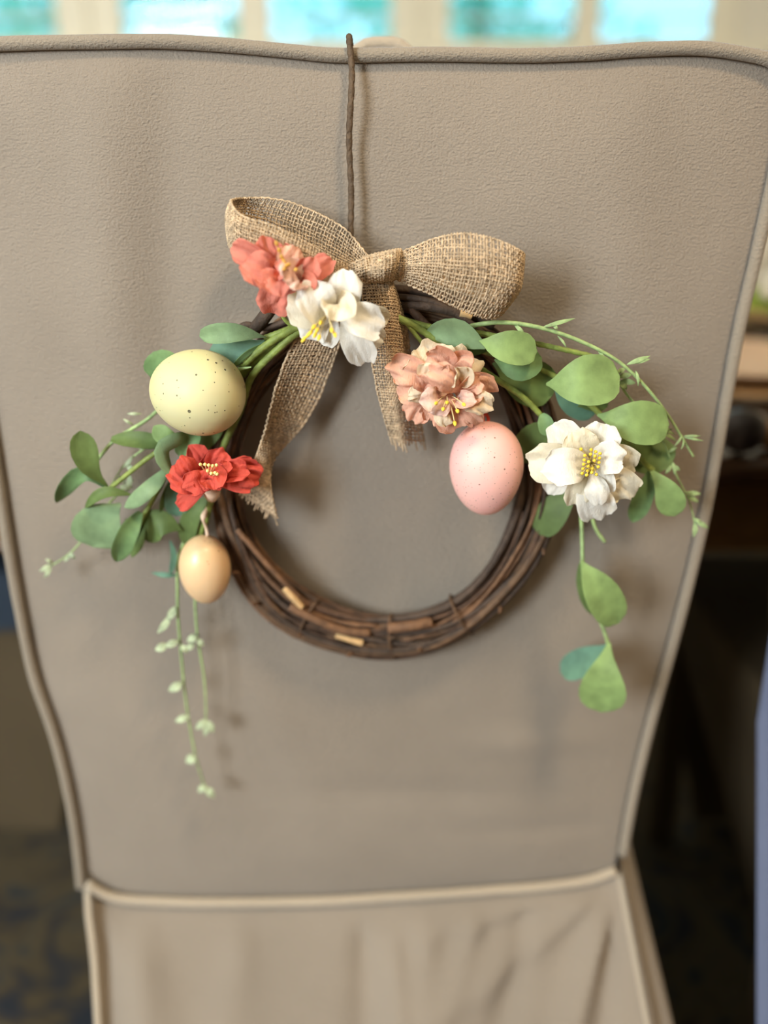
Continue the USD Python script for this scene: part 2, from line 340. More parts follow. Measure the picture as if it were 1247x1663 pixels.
# ------------------------------------------------------------------ the room
X0, X1, YB, YF, ZC = -2.7, 2.7, 2.6, -2.5, 2.55
struct('floor', box((X0 - .15, YF - .15, -.08), (X1 + .15, YB + .15, 0)), 'floor_wood')
struct('ceiling', box((X0 - .15, YF - .15, ZC), (X1 + .15, YB + .15, ZC + .08)), 'ceiling_paint')
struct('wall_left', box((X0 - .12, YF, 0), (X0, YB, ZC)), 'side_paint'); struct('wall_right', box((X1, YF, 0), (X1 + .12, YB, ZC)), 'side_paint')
def holed_wall(name, y0, y1, holes):
    """A wall across x with window openings (x0, x1, z0, z1), all of the same height."""
    hs = sorted(holes); z0, z1 = hs[0][2], hs[0][3]
    parts = [box((X0, y0, 0), (X1, y1, z0)), box((X0, y0, z1), (X1, y1, ZC))]
    xs = [X0] + [q for h in hs for q in h[:2]] + [X1]
    for a, b in zip(xs[::2], xs[1::2]): parts.append(box((a, y0, z0), (b, y1, z1)))
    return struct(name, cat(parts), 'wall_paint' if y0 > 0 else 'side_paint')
def wx(px, y=YB, py=40.0):
    r = ray(px, py); return float((CAM + r * ((y - CAM[1]) / r[1]))[0])
ZS = float((CAM + ray(600, 71) * ((YB - CAM[1]) / ray(600, 71)[1]))[2])     # the windows' lower edge
wins = [(wx(-330), wx(145), ZS, 2.28), (wx(150), wx(682), ZS, 2.28), (wx(688), wx(1196), ZS, 2.28)]
holed_wall('wall_back', YB, YB + .14, [(a + .0, b - .0, z0, z1) for a, b, z0, z1 in wins])
panes = [[(-280, -110), (-75, 92)], [(200, 386), (440, 634)], [(730, 932), (974, 1150)]]
for k, (x0, x1, z0, z1) in enumerate(wins):
    y0, y1 = YB - .01, YB + .10
    fr = []
    edges = [x0] + [wx(q) for p in panes[k] for q in p] + [x1]
    for a, b in zip(edges[::2], edges[1::2]): fr.append(box((a, y0, z0), (b, y0 + .035, z1), .004))
    w = struct(f'window_{k + 1}', cat(fr + [box((x0, y0 - .002, z0), (x1, y0 + .033, z0 + .012)), box((x0, y0 - .002, z1 - .07), (x1, y0 + .033, z1))]), 'trim_paint')
    for pa, pb in panes[k]:
        a, b = wx(pa), wx(pb)
        z = z0 + .075
        while z < z1 - .08:
            s = box((a + .002, -.030, -.0045), (b - .002, .030, .0045), .002)
            th = math.radians(14); R = np.array([[1, 0, 0], [0, math.cos(th), -math.sin(th)], [0, math.sin(th), math.cos(th)]])
            obj('louver', (np.asarray(s[0]) @ R.T + [0, y0 + .02, z], s[1]), 'shutter_paint', w, False)
            z += .076
    obj('glass_pane', box((x0 + .001, YB + .085, z0 + .001), (x1 - .001, YB + .089, z1 - .001)), 'pane', w, False)
zs0 = ZS
struct('trim_1', box((X0 + .001, YB - .035, ZS - .05), (X1 - .001, YB - .001, ZS - .002), .006), 'trim_paint')
struct('baseboard_back', box((X0 + .001, YB - .018, 0), (X1 - .001, YB - .0005, .12), .004), 'trim_paint')
struct('baseboard_left', box((X0 + .0005, YF + .001, 0), (X0 + .018, YB - .02, .12), .004), 'trim_paint')
struct('baseboard_right', box((X1 - .018, YF + .001, 0), (X1 - .0005, YB - .02, .12), .004), 'trim_paint')
holed_wall('wall_front', YF - .14, YF, [(-2.40, -1.30, 1.15, 2.29)])
w = struct('window_4', cat([box((-2.40, YF - .02, 1.15), (-2.38, YF + .01, 2.29)), box((-1.32, YF - .02, 1.15), (-1.30, YF + .01, 2.29)), box((-2.38, YF - .02, 1.15), (-1.32, YF + .01, 1.165)), box((-2.38, YF - .02, 2.275), (-1.32, YF + .01, 2.29))]), 'trim_paint')
lf = thing('ceiling_light', 'round flush ceiling light with a brushed metal rim above the photographer', 'light', (.55, -.95, ZC))
obj('rim', lathe([(.16, 0), (.20, 0), (.20, -.05), (.18, -.05), (.18, -.012), (.16, -.012)], 48, (.55, -.95, ZC)), 'brushed_metal', lf)
obj('diffuser', lathe([(0, -.012), (.178, -.012), (.178, -.045), (0, -.045)], 48, (.55, -.95, ZC)), 'lamp_diffuser', lf)

# outdoors: a lawn and trees seen through the shutters
struct('lawn', box((-14, YB + .3, -.3), (14, 22, -.25)), 'lawn')
rngt = np.random.RandomState(5)
def tree(name, label, x, y, hgt, n, spread):
    t = thing(name, label, 'tree', (x, y, -.25))
    trunk = spline([(x, y, -.25), (x + .1, y, hgt * .4), (x, y + .05, hgt * .8)], 12)
    obj('trunk', tube(trunk, np.linspace(.09, .04, 12), 8), 'tree_bark', t)
    for s in range(3):
        a = s * 2.1 + x; obj('branch', tube(spline([trunk[5 + s], trunk[7 + s] + [math.cos(a) * .5, math.sin(a) * .3, .3], trunk[8 + s] + [math.cos(a) * 1.0, math.sin(a) * .5, .7]], 8), np.linspace(.04, .012, 8), 6), 'tree_bark', t)
    c = np.array([x, y, hgt * .75]); ms = []
    d = norm(rngt.randn(n, 3)) * (rngt.rand(n, 1) ** .4) * np.array(spread)
    keep = meshkit.noise((d + c) * 4.5, 3) > .42; d = d[keep]
    for q in d:
        u, v = norm(rngt.randn(3)), norm(rngt.randn(3)); L = rngt.uniform(.05, .10)
        p = c + q; ms.append((np.array([p - u * L, p + v * L * .45, p + u * L, p - v * L * .45]), np.array([[0, 1, 2], [0, 2, 3]])))
    tag_path(obj('foliage', cat(ms), 'tree_leaf', t, False), kind='stuff')
tree('garden_tree', 'sunlit turquoise green tree outside the shutters, left', -1.7, 5.2, 2.7, 2600, (1.3, .7, 1.0))
tree('garden_tree', 'sunlit turquoise green tree outside the shutters, middle', .55, 5.8, 2.8, 2600, (1.2, .7, 1.1))

# ------------------------------------------------------------------ the slipcovered chair whose back fills the picture
def curve_y(pairs):
    a = np.array(pairs, float); return PchipInterpolator(a[:, 0], a[:, 1], extrapolate=True)
TOP = curve_y([(-130, 79), (-60, 75), (0, 71), (150, 68), (250, 67), (350, 72), (450, 81), (560, 90), (700, 88), (850, 90), (950, 87), (1050, 80), (1130, 78), (1200, 86), (1247, 97), (1275, 112), (1300, 130)])
CREASE = curve_y([(120, 1428), (139, 1436), (160, 1452), (220, 1464), (350, 1468), (500, 1466), (650, 1458), (800, 1448), (900, 1440), (970, 1428), (1003, 1415), (1020, 1405)])
LX = curve_y([(60, -112), (400, -58), (751, 0), (964, 35), (1105, 65), (1200, 98), (1330, 127), (1430, 139), (1480, 142)])
RX = curve_y([(60, 1292), (130, 1280), (389, 1226), (536, 1192), (655, 1170), (755, 1152), (833, 1137), (1010, 1094), (1168, 1050), (1303, 1018), (1400, 1002), (1450, 998)])
cxw = 0.5 * (at(LX(1430), 1430)[0] + at(RX(1405), 1405)[0])
DEPTH = .085
chair = thing('dining_chair', 'taupe velvet slipcovered dining chair with piped edges holding the wreath on its back', 'chair', (cxw, .25, 0))
def edge_px(s, t):
    """pixel of the back panel's point: s across 0..1, t down 0..1"""
    top_x = LX(80) + (RX(105) - LX(80)) * s; bot_x = 139 + (1003 - 139) * s
    y0, y1 = TOP(top_x), CREASE(bot_x)
    py = y0 + (y1 - y0) * t
    return LX(py) + (RX(py) - LX(py)) * s, py
def ripple(w):
    """soft unevenness of the padded cloth, metres, at world points"""
    a = (meshkit.fbm(w * np.array([9, 1, 4]) + 20, 3, 7) - .5) * .007
    x, z = w[..., 0], w[..., 2]
    for (x0, z0, sx, sz, k, h) in ((-.190, .90, .022, .16, .06, .0045), (-.150, .90, .018, .16, .06, -.004), (.165, .93, .03, .10, -.1, .003), (-.10, .62, .02, .12, -.25, .002), (.12, .55, .05, .012, .2, .0025), (.02, .50, .09, .012, -.15, -.002), (.13, .46, .06, .010, .1, -.002)):
        a = a + h * np.exp(-((x - x0 - k * (z - z0)) / sx) ** 2 - ((z - z0) / sz) ** 2)
    return a
nu, nv = 110, 90
S = np.linspace(0, 1, nv); T = np.linspace(0, 1, nu)
S = .5 - .5 * np.sign(1 - 2 * S) * np.abs(1 - 2 * S) ** .75; T = .5 - .5 * np.sign(1 - 2 * T) * np.abs(1 - 2 * T) ** .75
g = np.zeros((nu, nv, 3))
for i, t in enumerate(T):
    for j, s in enumerate(S):
        px, py = edge_px(s, t)
        g[i, j] = at(px, py, 0)
u_, t_ = (2 * S - 1)[None], (2 * T - 1)[:, None]
dome_ = .014 * (1 - np.abs(u_) ** 5) * (1 - np.abs(t_) ** 9) - .004
edgef = np.clip((1 - np.abs(u_)) * 8, 0, 1) * np.clip((1 - np.abs(t_)) * 10, 0, 1)
g[..., 1] -= dome_ + ripple(g) * edgef
obj('back_panel', surface(g), 'taupe_velvet', chair, True)
# piping round the back: up the left side, over the top, down the right side
left = [at(LX(y) - 8, y, .000) for y in np.linspace(1440, 130, 40)]
top = [at(x, TOP(x) + 0, .001) for x in np.linspace(-88, 1262, 60)]
right = [at(RX(y) + 8, y, .000) for y in np.linspace(150, 1420, 40)]
pp = np.vstack([left, [at(-110, 95, 0)], top, [at(1284, 118, 0)], right])
pp = spline(pp[::2], 260)
obj('piping', tube(pp, .0044 * (1 + .06 * (meshkit.noise(pp * 60) - .5)), 12), 'piping_velvet', chair, True)
# the boxing strip behind the piping, with the front's own piping
back = pp + np.array([0, DEPTH, 0]); ctr = np.array([cxw, 0, .75])
hump = np.array([0, 0, 1.0]) * (.0175 * np.exp(-((back[:, 0] + .002) / .024) ** 4) * (back[:, 2] > back[:, 2].max() - .04))[:, None]
back = back + hump
inn = lambda q, k: q + (ctr - q) * np.array([1, 0, 1]) * k
st = np.stack([inn(pp, .006) + [0, .001, 0], pp + np.array([0, .012, 0]) + norm((pp - ctr) * [1, 0, 1]) * .001, pp + np.array([0, .045, 0]) + norm((pp - ctr) * [1, 0, 1]) * .002, inn(back, .006)], 1)
obj('boxing_strip', surface(st[::-1]), 'taupe_velvet', chair, True)
fp = back
obj('piping', tube(fp, .0044, 10), 'lining_velvet', chair, True)
# the side towards the table
gf = g.copy(); gf[..., 1] = DEPTH + .012 * (1 - np.abs(u_) ** 5) * (1 - np.abs(t_) ** 9) - .003
gf[..., 2] += .0175 * np.exp(-((gf[..., 0] + .002) / .024) ** 4) * np.clip(1 - T[:, None] / .15, 0, 1)
obj('front_panel', surface(gf[:, ::-1]), 'taupe_velvet', chair, True)
# crease piping
cp = [at(x, CREASE(x) - 2, .0035) for x in np.linspace(141, 1001, 70)]
obj('piping', tube(spline(cp[::3], 160), .0046, 10), 'lining_velvet', chair, True)
# skirt: rear panel flaring to the floor, with drawn folds from the right corner
tops = np.array([at(x, CREASE(x) + 3, .001) for x in np.linspace(146, 1003, 80)])
def floor_pt(px1, py1, px2, py2, dy):
    a, b = at(px1, py1, .002), at(px2, py2, dy); k = (a[2] - .012) / (a[2] - b[2]); return a + (b - a) * k
bl, br = floor_pt(148, 1460, 160, 1663, .070), floor_pt(1004, 1420, 1050, 1663, .076)
sk = np.zeros((70, 80, 3)); tt = np.linspace(0, 1, 70)
for j in range(80):
    s = j / 79; b = bl + (br - bl) * s
    sk[:, j] = tops[j] + (b - tops[j]) * tt[:, None]
def foldline(pw, a, b, wd, h):
    a, b = np.array(a)[[0, 2]], np.array(b)[[0, 2]]; d = b - a; L = np.linalg.norm(d); d = d / L
    q = pw[..., [0, 2]] - a; al = (q @ d) / L; ac = q[..., 0] * -d[1] + q[..., 1] * d[0]
    return h * np.exp(-(ac / (wd * (.5 + al.clip(0, 1)))) ** 2) * np.clip(al * 6, 0, 1) * np.clip((1.25 - al) * 3, 0, 1)
dsp = np.zeros(sk.shape[:2])
for (x1, y1, x2, y2, wd, h) in ((985, 1440, 840, 1640, .011, .010), (975, 1435, 760, 1530, .009, .007), (990, 1450, 900, 1700, .010, -.007), (960, 1440, 690, 1480, .006, .005), (700, 1470, 660, 1600, .016, .006), (780, 1460, 700, 1560, .010, .006),
                               (590, 1475, 600, 1640, .014, -.006), (640, 1480, 650, 1640, .010, .005), (230, 1480, 330, 1663, .022, .008), (165, 1470, 250, 1650, .014, -.006), (400, 1480, 390, 1600, .02, .004), (860, 1450, 760, 1640, .012, -.006)):
    dsp += foldline(sk, at(x1, y1), at(x2, y2), wd, h)
sk[..., 1] -= 1.6 * dsp + (.004 * np.sin(tt[:, None] * 3.0)) + .006 * np.sin(np.linspace(0, 9.4, 80))[None] * tt[:, None] ** 1.5
obj('skirt_panel', surface(sk), 'taupe_velvet', chair, True)
rc, lc = sk[:, -1], sk[:, 0]
obj('piping', tube(lc[::3] + [-.002, .002, 0], .0042, 8), 'lining_velvet', chair, True)
obj('piping', tube(rc[::3] + [.002, .002, 0], .0042, 8), 'lining_velvet', chair, True)
# side skirts: pleat by the corner then running forward under the seat
def side_skirt(edge, sgn):
    rows = []
    for f, out in ((.004, .000), (.010, .008), (.016, .010), (.024, .014), (.030, .030), (.042, .036), (.10, .028), (.25, .016), (.40, .014), (.50, .006)):
        q = edge.copy(); k = np.linspace(0, 1, len(q)) ** .8
        q[:, 0] += sgn * ((out if sgn > 0 else out * .45) * (0.30 + k)); q[:, 1] += f
        q[:, 2] += np.linspace(1, 0, len(q)) * (.016 if f < .05 else .055)
        rows.append(q)
    gs = np.stack(rows, 1)
    P = PchipInterpolator(np.linspace(0, 1, gs.shape[1]), gs, axis=1)(np.linspace(0, 1, 40))
    return surface(P if sgn > 0 else P[:, ::-1])
obj('skirt_panel', side_skirt(rc, 1), 'taupe_velvet', chair, True)
obj('skirt_panel', side_skirt(lc, -1), 'taupe_velvet', chair, True)
fr_ = sk[:, ::-1].copy(); fr_[..., 1] = .50; fr_[0, :, 2] = .44
fr_[..., 2] = .012 + (fr_[..., 2] - .012) * (.445 - .012) / (fr_[..., 2].max() - .012)
obj('skirt_panel', surface(fr_), 'taupe_velvet', chair, True)
obj('seat_cushion', box((cxw - .235, DEPTH + .012, .415), (cxw + .225, .52, .475), .016), 'taupe_velvet', chair, 50)
for sx in (-1, 1):
    for yy in (.06, .47):
        obj('leg', box((cxw + sx * .20 - .018, yy - .018, 0.0095), (cxw + sx * .20 + .018, yy + .018, .41), .004), 'dark_wood', chair, 40)
# neighbours: the same chair, further along and across the table
def dup(src, loc, rotz, label, group=None):
    path = '/World/' + numbered('/World', src.rsplit('/', 1)[1])
    x = UsdGeom.Xform.Define(stage, path); x.AddTranslateOp().Set(Gf.Vec3d(*map(float, loc))); x.AddRotateZOp().Set(float(rotz))
    x.GetPrim().GetReferences().AddInternalReference(Sdf.Path(src)); x.GetPrim().SetInstanceable(False)
    x.SetXformOpOrder([x.GetOrderedXformOps()[0], x.GetOrderedXformOps()[1]])
    BASE[path] = np.array(loc, float); tag(x, label, 'chair', group)
    UsdShade.MaterialBindingAPI.Apply(x.GetPrim()).Bind(MAT['shaded_velvet'], UsdShade.Tokens.strongerThanDescendants)  # dark cloth colour stands in for the shade around these chairs
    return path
dup(chair, (cxw + .665, .32, 0), 0, 'slipcovered chair in painted dark brown shade, close by on the right at the table edge')
dup(chair, (cxw - .62, .80, 0), 180, 'slipcovered chair in painted dark brown shade, across the table, on the left under the navy cloth')

# ------------------------------------------------------------------ the dining table and what lies on it
YT, ZT = .225, .722
tb = thing('dining_table', 'dark stained wooden dining table behind the slipcovered chair', 'table', (0, .62, 0))
obj('tabletop', box((-1.05, YT, ZT - .028), (1.05, 1.02, ZT), .010), 'dark_wood', tb, 40)
obj('apron', box((-.95, YT + .035, ZT - .105), (.95, YT + .057, ZT - .028), .003), 'edge_wood', tb, 40)
obj('apron', box((-.95, .93, ZT - .105), (.95, .952, ZT - .028), .003), 'edge_wood', tb, 40)
obj('moulding', tube(np.array([(-.95, YT + .035, ZT - .106), (.95, YT + .035, ZT - .106)]), .006, 8), 'edge_wood', tb, True)
for sx in (-.93, .93):
    obj('apron', box((sx - .011, YT + .057, ZT - .105), (sx + .011, .93, ZT - .028), .003), 'edge_wood', tb, 40)
def turned(x, y):
    return lathe([(0, .0095), (.026, .0095), (.030, .02), (.024, .06), (.034, .10), (.026, .16), (.030, .30), (.040, .44), (.030, .52), (.042, .56), (.042, ZT - .028), (0, ZT - .028)], 28, (x, y, 0))
for lx, ly in ((.36, .30), (-.90, .30), (.90, .30), (.36, .90), (-.90, .90)):
    if lx != .36: obj('leg', turned(lx, ly), 'dark_wood', tb, 40)
def onz(px, py, z):
    r = ray(px, py); return CAM + r * ((z - CAM[2]) / r[2])
pc = np.array([.49, .63, ZT])
ch = thing('charger_plate', 'round woven charger mat with dark rim under the pinkish plate', 'plate mat', pc)
obj('mat_disc', lathe([(0, 0.0005), (.165, .0005), (.175, .006), (.165, .011), (0, .010)], 64, pc), 'charger_wicker', ch, 40)
a = np.linspace(0, 2 * np.pi, 65)[:-1]
obj('rim', tube(np.stack([pc[0] + .176 * np.cos(a), pc[1] + .176 * np.sin(a), np.full(64, ZT + .007)], 1), .0055, 8, closed=True), 'metal_rim', ch, True)
pt = tag_path(obj('dinner_plate', lathe([(0, .0115), (.09, .0115), (.095, .016), (.148, .030), (.150, .033), (.092, .021), (0, .018)], 64, pc), 'plate_pink', '/World', 40), 'glazed pale pink dinner plate lying on the woven charger', 'plate')
nc = np.array([.615, .88, ZT])
bw = thing('nest_bowl', 'small dark twig nest holding moss and beads beyond the pink plate', 'decoration', nc)
rng = np.random.RandomState(11)
for k in range(16):
    a = np.linspace(0, 4.2, 40) + rng.uniform(0, 6.28); R = .085 + rng.uniform(-.016, .014); zz = .012 + .055 * (k / 16)
    obj('twig', tube(np.stack([nc[0] + R * np.cos(a), nc[1] + R * np.sin(a), nc[2] + zz + .006 * np.sin(3 * a + k)], 1), .006, 6), 'nest_dark' if k % 3 else 'nest_twig', bw, True)
mo = trimesh.creation.icosphere(3, 1.0); v = mo.vertices * (1 + .25 * (meshkit.fbm(mo.vertices * 4 + 9, 3)[:, None] - .5))
obj('moss_cushion', (v * [.072, .072, .040] + nc + [0, 0, .060], mo.faces), 'moss', bw, True)
for k in range(9):
    a = k * .7 + .3; c = nc + [.068 * math.cos(a), .068 * math.sin(a), .098 + .006 * (k % 3)]
    m = trimesh.creation.icosphere(2, .013); obj('bead', (m.vertices + c, m.faces), 'white_bead', bw, True)
hd = thing('basket_ring', 'cream wooden ring ornament rising behind the moss nest', 'ornament', nc + [0.0, .12, 0])
a = np.linspace(0, 2 * np.pi, 49)[:-1]; hc = nc + [0.0, .12, .165]
obj('hoop', tube(np.stack([hc[0] + .055 * np.cos(a), np.full(48, hc[1]), hc[2] + .045 * np.sin(a)], 1), .005, 8, closed=True), 'nest_twig', hd, True)
obj('disc', (lambda m: (m.vertices @ np.array([[1, 0, 0], [0, 0, 1], [0, -1, 0]]) + hc, m.faces))(trimesh.creation.cylinder(radius=.050, height=.008, sections=40)), 'white_bead', hd, 40)
obj('post', tube(np.array([[hc[0], hc[1], ZT], [hc[0], hc[1], hc[2] - .044]]), .008, 10), 'nest_twig', hd, True)
fruit = []
for k, (px, py, r, m, lab) in enumerate(((1204, 700, .024, 'dark_fruit', 'dark round glossy ball ornament lying at the table edge beside the chair'), (1252, 706, .016, 'amber_ball', 'amber orange ball ornament lying by the table edge'),
                                         (1229, 682, .009, 'white_bead', 'small white bead added as the highlight beside the dark ball'))):  # this white bead is a highlight of the dark ball, added as geometry
    c = onz(px, py, ZT + r)
    ms = trimesh.creation.icosphere(3, r); v = ms.vertices * [1.05, 1.0, .96] * (1 + .05 * (meshkit.fbm(ms.vertices * 60 + 5, 2)[:, None] - .5))
    tag_path(obj('ball_ornament', (v + c, ms.faces), m, '/World', True), lab, 'ornament')
# cloths on the neighbours, and the rug
def drape(name, label, mt, top, width, drop, depth_, axis, folds, seed, lean=0.0):
    """A cloth lying over an edge: some of it flat, the rest hanging."""
    n1, n2 = 46, 30; s = np.linspace(-.5, .5, n2); u = np.linspace(0, 1, n1)
    L1 = depth_; tot = L1 + drop; G = np.zeros((n1, n2, 3)); ax = np.array(axis, float); sd = np.array([-ax[1], ax[0], 0])
    for i, q in enumerate(u * tot):
        k = max(0, q - L1); back = min(q, L1)
        r = .02; e = np.clip((q - L1 + r) / (2 * r), 0, 1)
        for j, w_ in enumerate(s):
            amp = min(1, k / .15)
            G[i, j] = np.array(top) + sd * w_ * width * (1 + .06 * amp) + ax * (-(L1 - back) + .006 * e + amp * folds * (1 + math.sin(w_ * 17 + seed) + .4 * math.sin(w_ * 31)) + lean * max(0, k - .55)) + np.array([0, 0, -k])
    path = obj(name, solid(G, .003), mt, '/World', True)
    tag_path(path, label, 'cloth')
drape('folded_throw', 'dark navy blue cloth hanging over a seat front across the table, left', 'navy_cloth', (-.57, .50, .480), .34, .085, .16, (0, -1, 0), .003, 1.0)
drape('folded_throw', 'slate blue throw hanging down the back of the dark chair at the lower right edge', 'blue_cloth', (.538, .046, 1.094), .40, .99, .105, (0, -1, 0), .005, 2.0, .36)
rg = thing('area_rug', 'patterned navy and ochre area rug on the floor under the table', 'rug', (0, .7, 0))
obj('pile', box((-1.5, -.15, .0006), (1.5, 1.75, .009), .003), 'rug_pile', rg, 40)
for e, y in enumerate((-.15, 1.75)):
    obj('binding', tube(np.array([(-1.5, y, .006), (1.5, y, .006)]), .005, 8), 'navy_cloth', rg, True)

# ------------------------------------------------------------------ the wreath and what is fastened to it
C0 = (620.0, 766.0); RXP, RYP = 258.0, 268.0
def ring(th, dr=0.0, dy=.032):
    """a point of the wreath: th clockwise from the top, dr pixels outward"""
    return at(C0[0] + (RXP + dr) * math.sin(th), C0[1] - (RYP + dr) * math.cos(th), dy)
wr = thing('grapevine_wreath', 'brown grapevine twig wreath hanging on the chair back', 'wreath', at(C0[0], C0[1], .03))
rng = np.random.RandomState(3)
for k in range(120):
    a0 = rng.uniform(0, 2 * math.pi); span = rng.uniform(1.3, 4.4); n = int(26 + span * 12)
    th = a0 + np.linspace(0, span, n)
    q = rng.uniform(0, 1) ** .5; ph = rng.uniform(0, 6.28); w0 = rng.uniform(-.9, .9)
    R, D = 33 * q, .0135 * q
    ang = ph + w0 * np.linspace(0, span, n) + .25 * np.sin(th * rng.uniform(1.5, 4) + ph)
    # the wreath is thinner where it goes behind the left flowers
    thin = 1 - .35 * np.exp(-((((th - 4.6) + np.pi) % (2 * np.pi) - np.pi) / .5) ** 2)
    dr = R * np.cos(ang) * thin + 2.0 * np.sin(th * 7 + ph) + 3.5 * np.sin(th * 2.3 + 2 * ph); dy = .030 + D * np.sin(ang)
    r = rng.choice([.0012, .0015, .0019, .0024, .0030], p=[.22, .28, .26, .16, .08])
    p = np.array([ring(t, x, y) for t, x, y in zip(th, dr, dy)])
    p += .0006 * (meshkit.noise(p * 160 + k)[:, None] - .5) * norm(rng.randn(1, 3))
    rr = r * (1 + .18 * (meshkit.noise(p * 220 + 7 * k) - .5)); rr[:3] *= [.55, .8, .95]; rr[-3:] *= [.95, .8, .5]
    obj('vine', tube(p, rr, 6), 'vine_bark_' + 'abcd'[k % 4], wr, True)
def vine(seq, r, m, r2=None, name='vine', n=24):
    p = spline(pts(seq), n); obj(name, tube(p, np.linspace(r, r2 or r, n), 7), m, wr, True)
# twigs that can be told apart in the photograph
vine([(648, 496, .047), (690, 497, .050), (735, 506, .049), (752, 510, .047)], .0032, 'vine_bark_c')
obj('cut_end', tube(pts([(746, 507.5, .0488), (765, 513, .0472)]), [.0034, .0026], 8), 'cut_wood', wr, True, 'pale cut twig end')
vine([(655, 488, .045), (675, 510, .050), (700, 535, .050), (730, 560, .046)], .0028, 'vine_bark_a')
vine([(640, 470, .042), (700, 476, .046), (760, 500, .044), (800, 530, .040)], .0030, 'vine_bark_c')
vine([(640, 482, .048), (700, 490, .050), (770, 530, .048), (830, 590, .045), (866, 650, .044)], .0022, 'vine_bark_c')
vine([(408, 540, .040), (424, 522, .045), (440, 500, .047), (452, 482, .042)], .0046, 'vine_bark_c')
vine([(380, 545, .040), (398, 528, .042), (420, 532, .042), (470, 520, .044)], .0024, 'vine_bark_c')
vine([(425, 497, .045), (432, 486, .050), (424, 478, .053)], .0016, 'vine_bark_c')
vine([(385, 860, .045), (430, 912, .046), (475, 960, .044), (500, 985, .040)], .0022, 'vine_bark_d'); 
obj('cut_end', tube(pts([(462, 955, .046), (490, 986, .045)]), [.0026, .0026], 8), 'cut_wood', wr, True, 'pale cut twig end')
obj('cut_end', tube(pts([(545, 1032, .044), (588, 1044, .043)]), [.0022, .0028], 8), 'cut_wood', wr, True, 'pale cut twig end')
vine([(470, 985, .046), (520, 1010, .047), (560, 1024, .045), (600, 1028, .042)], .0032, 'vine_bark_d')
vine([(630, 1020, .045), (670, 1016, .046), (700, 1010, .042)], .0042, 'vine_bark_d')
for th in (math.radians(a) for a in (150, 176, 207)):
    s = np.linspace(0, 2 * np.pi, 25)[:-1]
    p = np.array([ring(th + .025 * math.sin(b), 36 * math.cos(b), .030 + .0155 * math.sin(b)) for b in s])
    obj('binding_vine', tube(p, .0009, 6, closed=True), 'vine_bark_b', wr, True)
for th, dr in ((2.9, 20), (3.6, 24), (3.9, 29), (2.4, 26), (4.1, 22), (3.3, 28), (2.0, 27)):
    a, b = ring(th, dr, .036), ring(th + .03, dr + 9, .044); obj('twig_stub', tube(np.array([a, (a + b) / 2 + .0006, b]), [.0016, .0014, .0011], 6), 'vine_bark_d', wr, True)

# the cord it hangs by
cd = thing('hanging_cord', 'twisted brown paper cord looped over the chair top, holding the wreath', 'cord', at(568, 380, .02))
p = spline([at(569, 74, -.014), at(568, 66, -.0062), at(567, 60, -.0005), at(567.5, 68, .0066), at(569, 84, .0080), at(571, 105, .0105), at(570, 160, .0185), at(567, 230, .0190), at(570, 300, .0200), at(570, 350, .0215), at(570, 385, .0240), at(573, 425, .0280), at(576, 480, .0335)], 240)
i = np.arange(240)
obj('cord', tube(p, .0020 * (1 + .10 * np.sin(i * .55) + .08 * (meshkit.noise(p * 300) - .5)), 9), 'paper_cord', cd, True)
t_, N_, B_ = frames(p)
for s in (0, math.pi):
    q = p + .00115 * (np.cos(i * .22 + s)[:, None] * N_ + np.sin(i * .22 + s)[:, None] * B_)
    obj('strand', tube(q, .00095, 6), 'paper_cord', cd, True)
k_ = np.linspace(0, 2 * np.pi, 25)[:-1]
obj('knot_loop', tube(np.array([ring(-.17 + .015 * math.sin(b), 33 * math.cos(b), .030 + .0165 * math.sin(b)) for b in k_]), .0019, 8, closed=True), 'paper_cord', cd, True)

# burlap bow
bow = thing('burlap_bow', 'natural burlap ribbon bow tied at the top of the wreath', 'bow', at(618, 432, .055))
G = rails_grid([[(636, 416, .056), (690, 393, .067), (745, 378, .077), (800, 386, .082), (843, 405, .080), (850, 415, .064), (835, 420, .046), (780, 415, .036), (700, 428, .036), (640, 436, .046)],
                [(636, 434, .060), (690, 432, .077), (745, 438, .090), (800, 446, .092), (838, 455, .084), (846, 462, .064), (832, 462, .046), (770, 456, .034), (700, 446, .036), (640, 440, .046)],
                [(634, 450, .056), (690, 474, .068), (742, 501, .075), (790, 517, .074), (812, 512, .068), (814, 500, .056), (800, 495, .046), (760, 480, .038), (700, 460, .038), (640, 444, .046)]], 120, 40)
G[..., 1] += .0022 * (meshkit.fbm(G * 45 + 3, 2, 4) - .5)
obj('loop', weave(G, seed=1), 'burlap', bow, True)
G = rails_grid([[(600, 420, .046), (560, 372, .040), (500, 338, .036), (440, 322, .036), (398, 321, .040), (378, 324, .052), (378, 333, .068), (392, 349, .078), (432, 362, .083), (485, 386, .082), (534, 414, .074), (582, 438, .062)],
                [(598, 440, .046), (550, 410, .036), (490, 382, .032), (430, 360, .032), (388, 350, .040), (370, 352, .054), (370, 366, .070), (392, 384, .082), (436, 400, .088), (488, 424, .086), (536, 440, .078), (582, 448, .064)],
                [(596, 452, .046), (545, 440, .038), (490, 420, .036), (430, 402, .038), (392, 392, .046), (376, 392, .056), (374, 402, .068), (394, 424, .076), (440, 444, .078), (490, 458, .076), (536, 462, .070), (582, 458, .060)]], 130, 40)
G[..., 1] += .002 * (meshkit.fbm(G * 45 + 8, 2, 5) - .5)
obj('loop', weave(G, seed=2), 'burlap', bow, True)
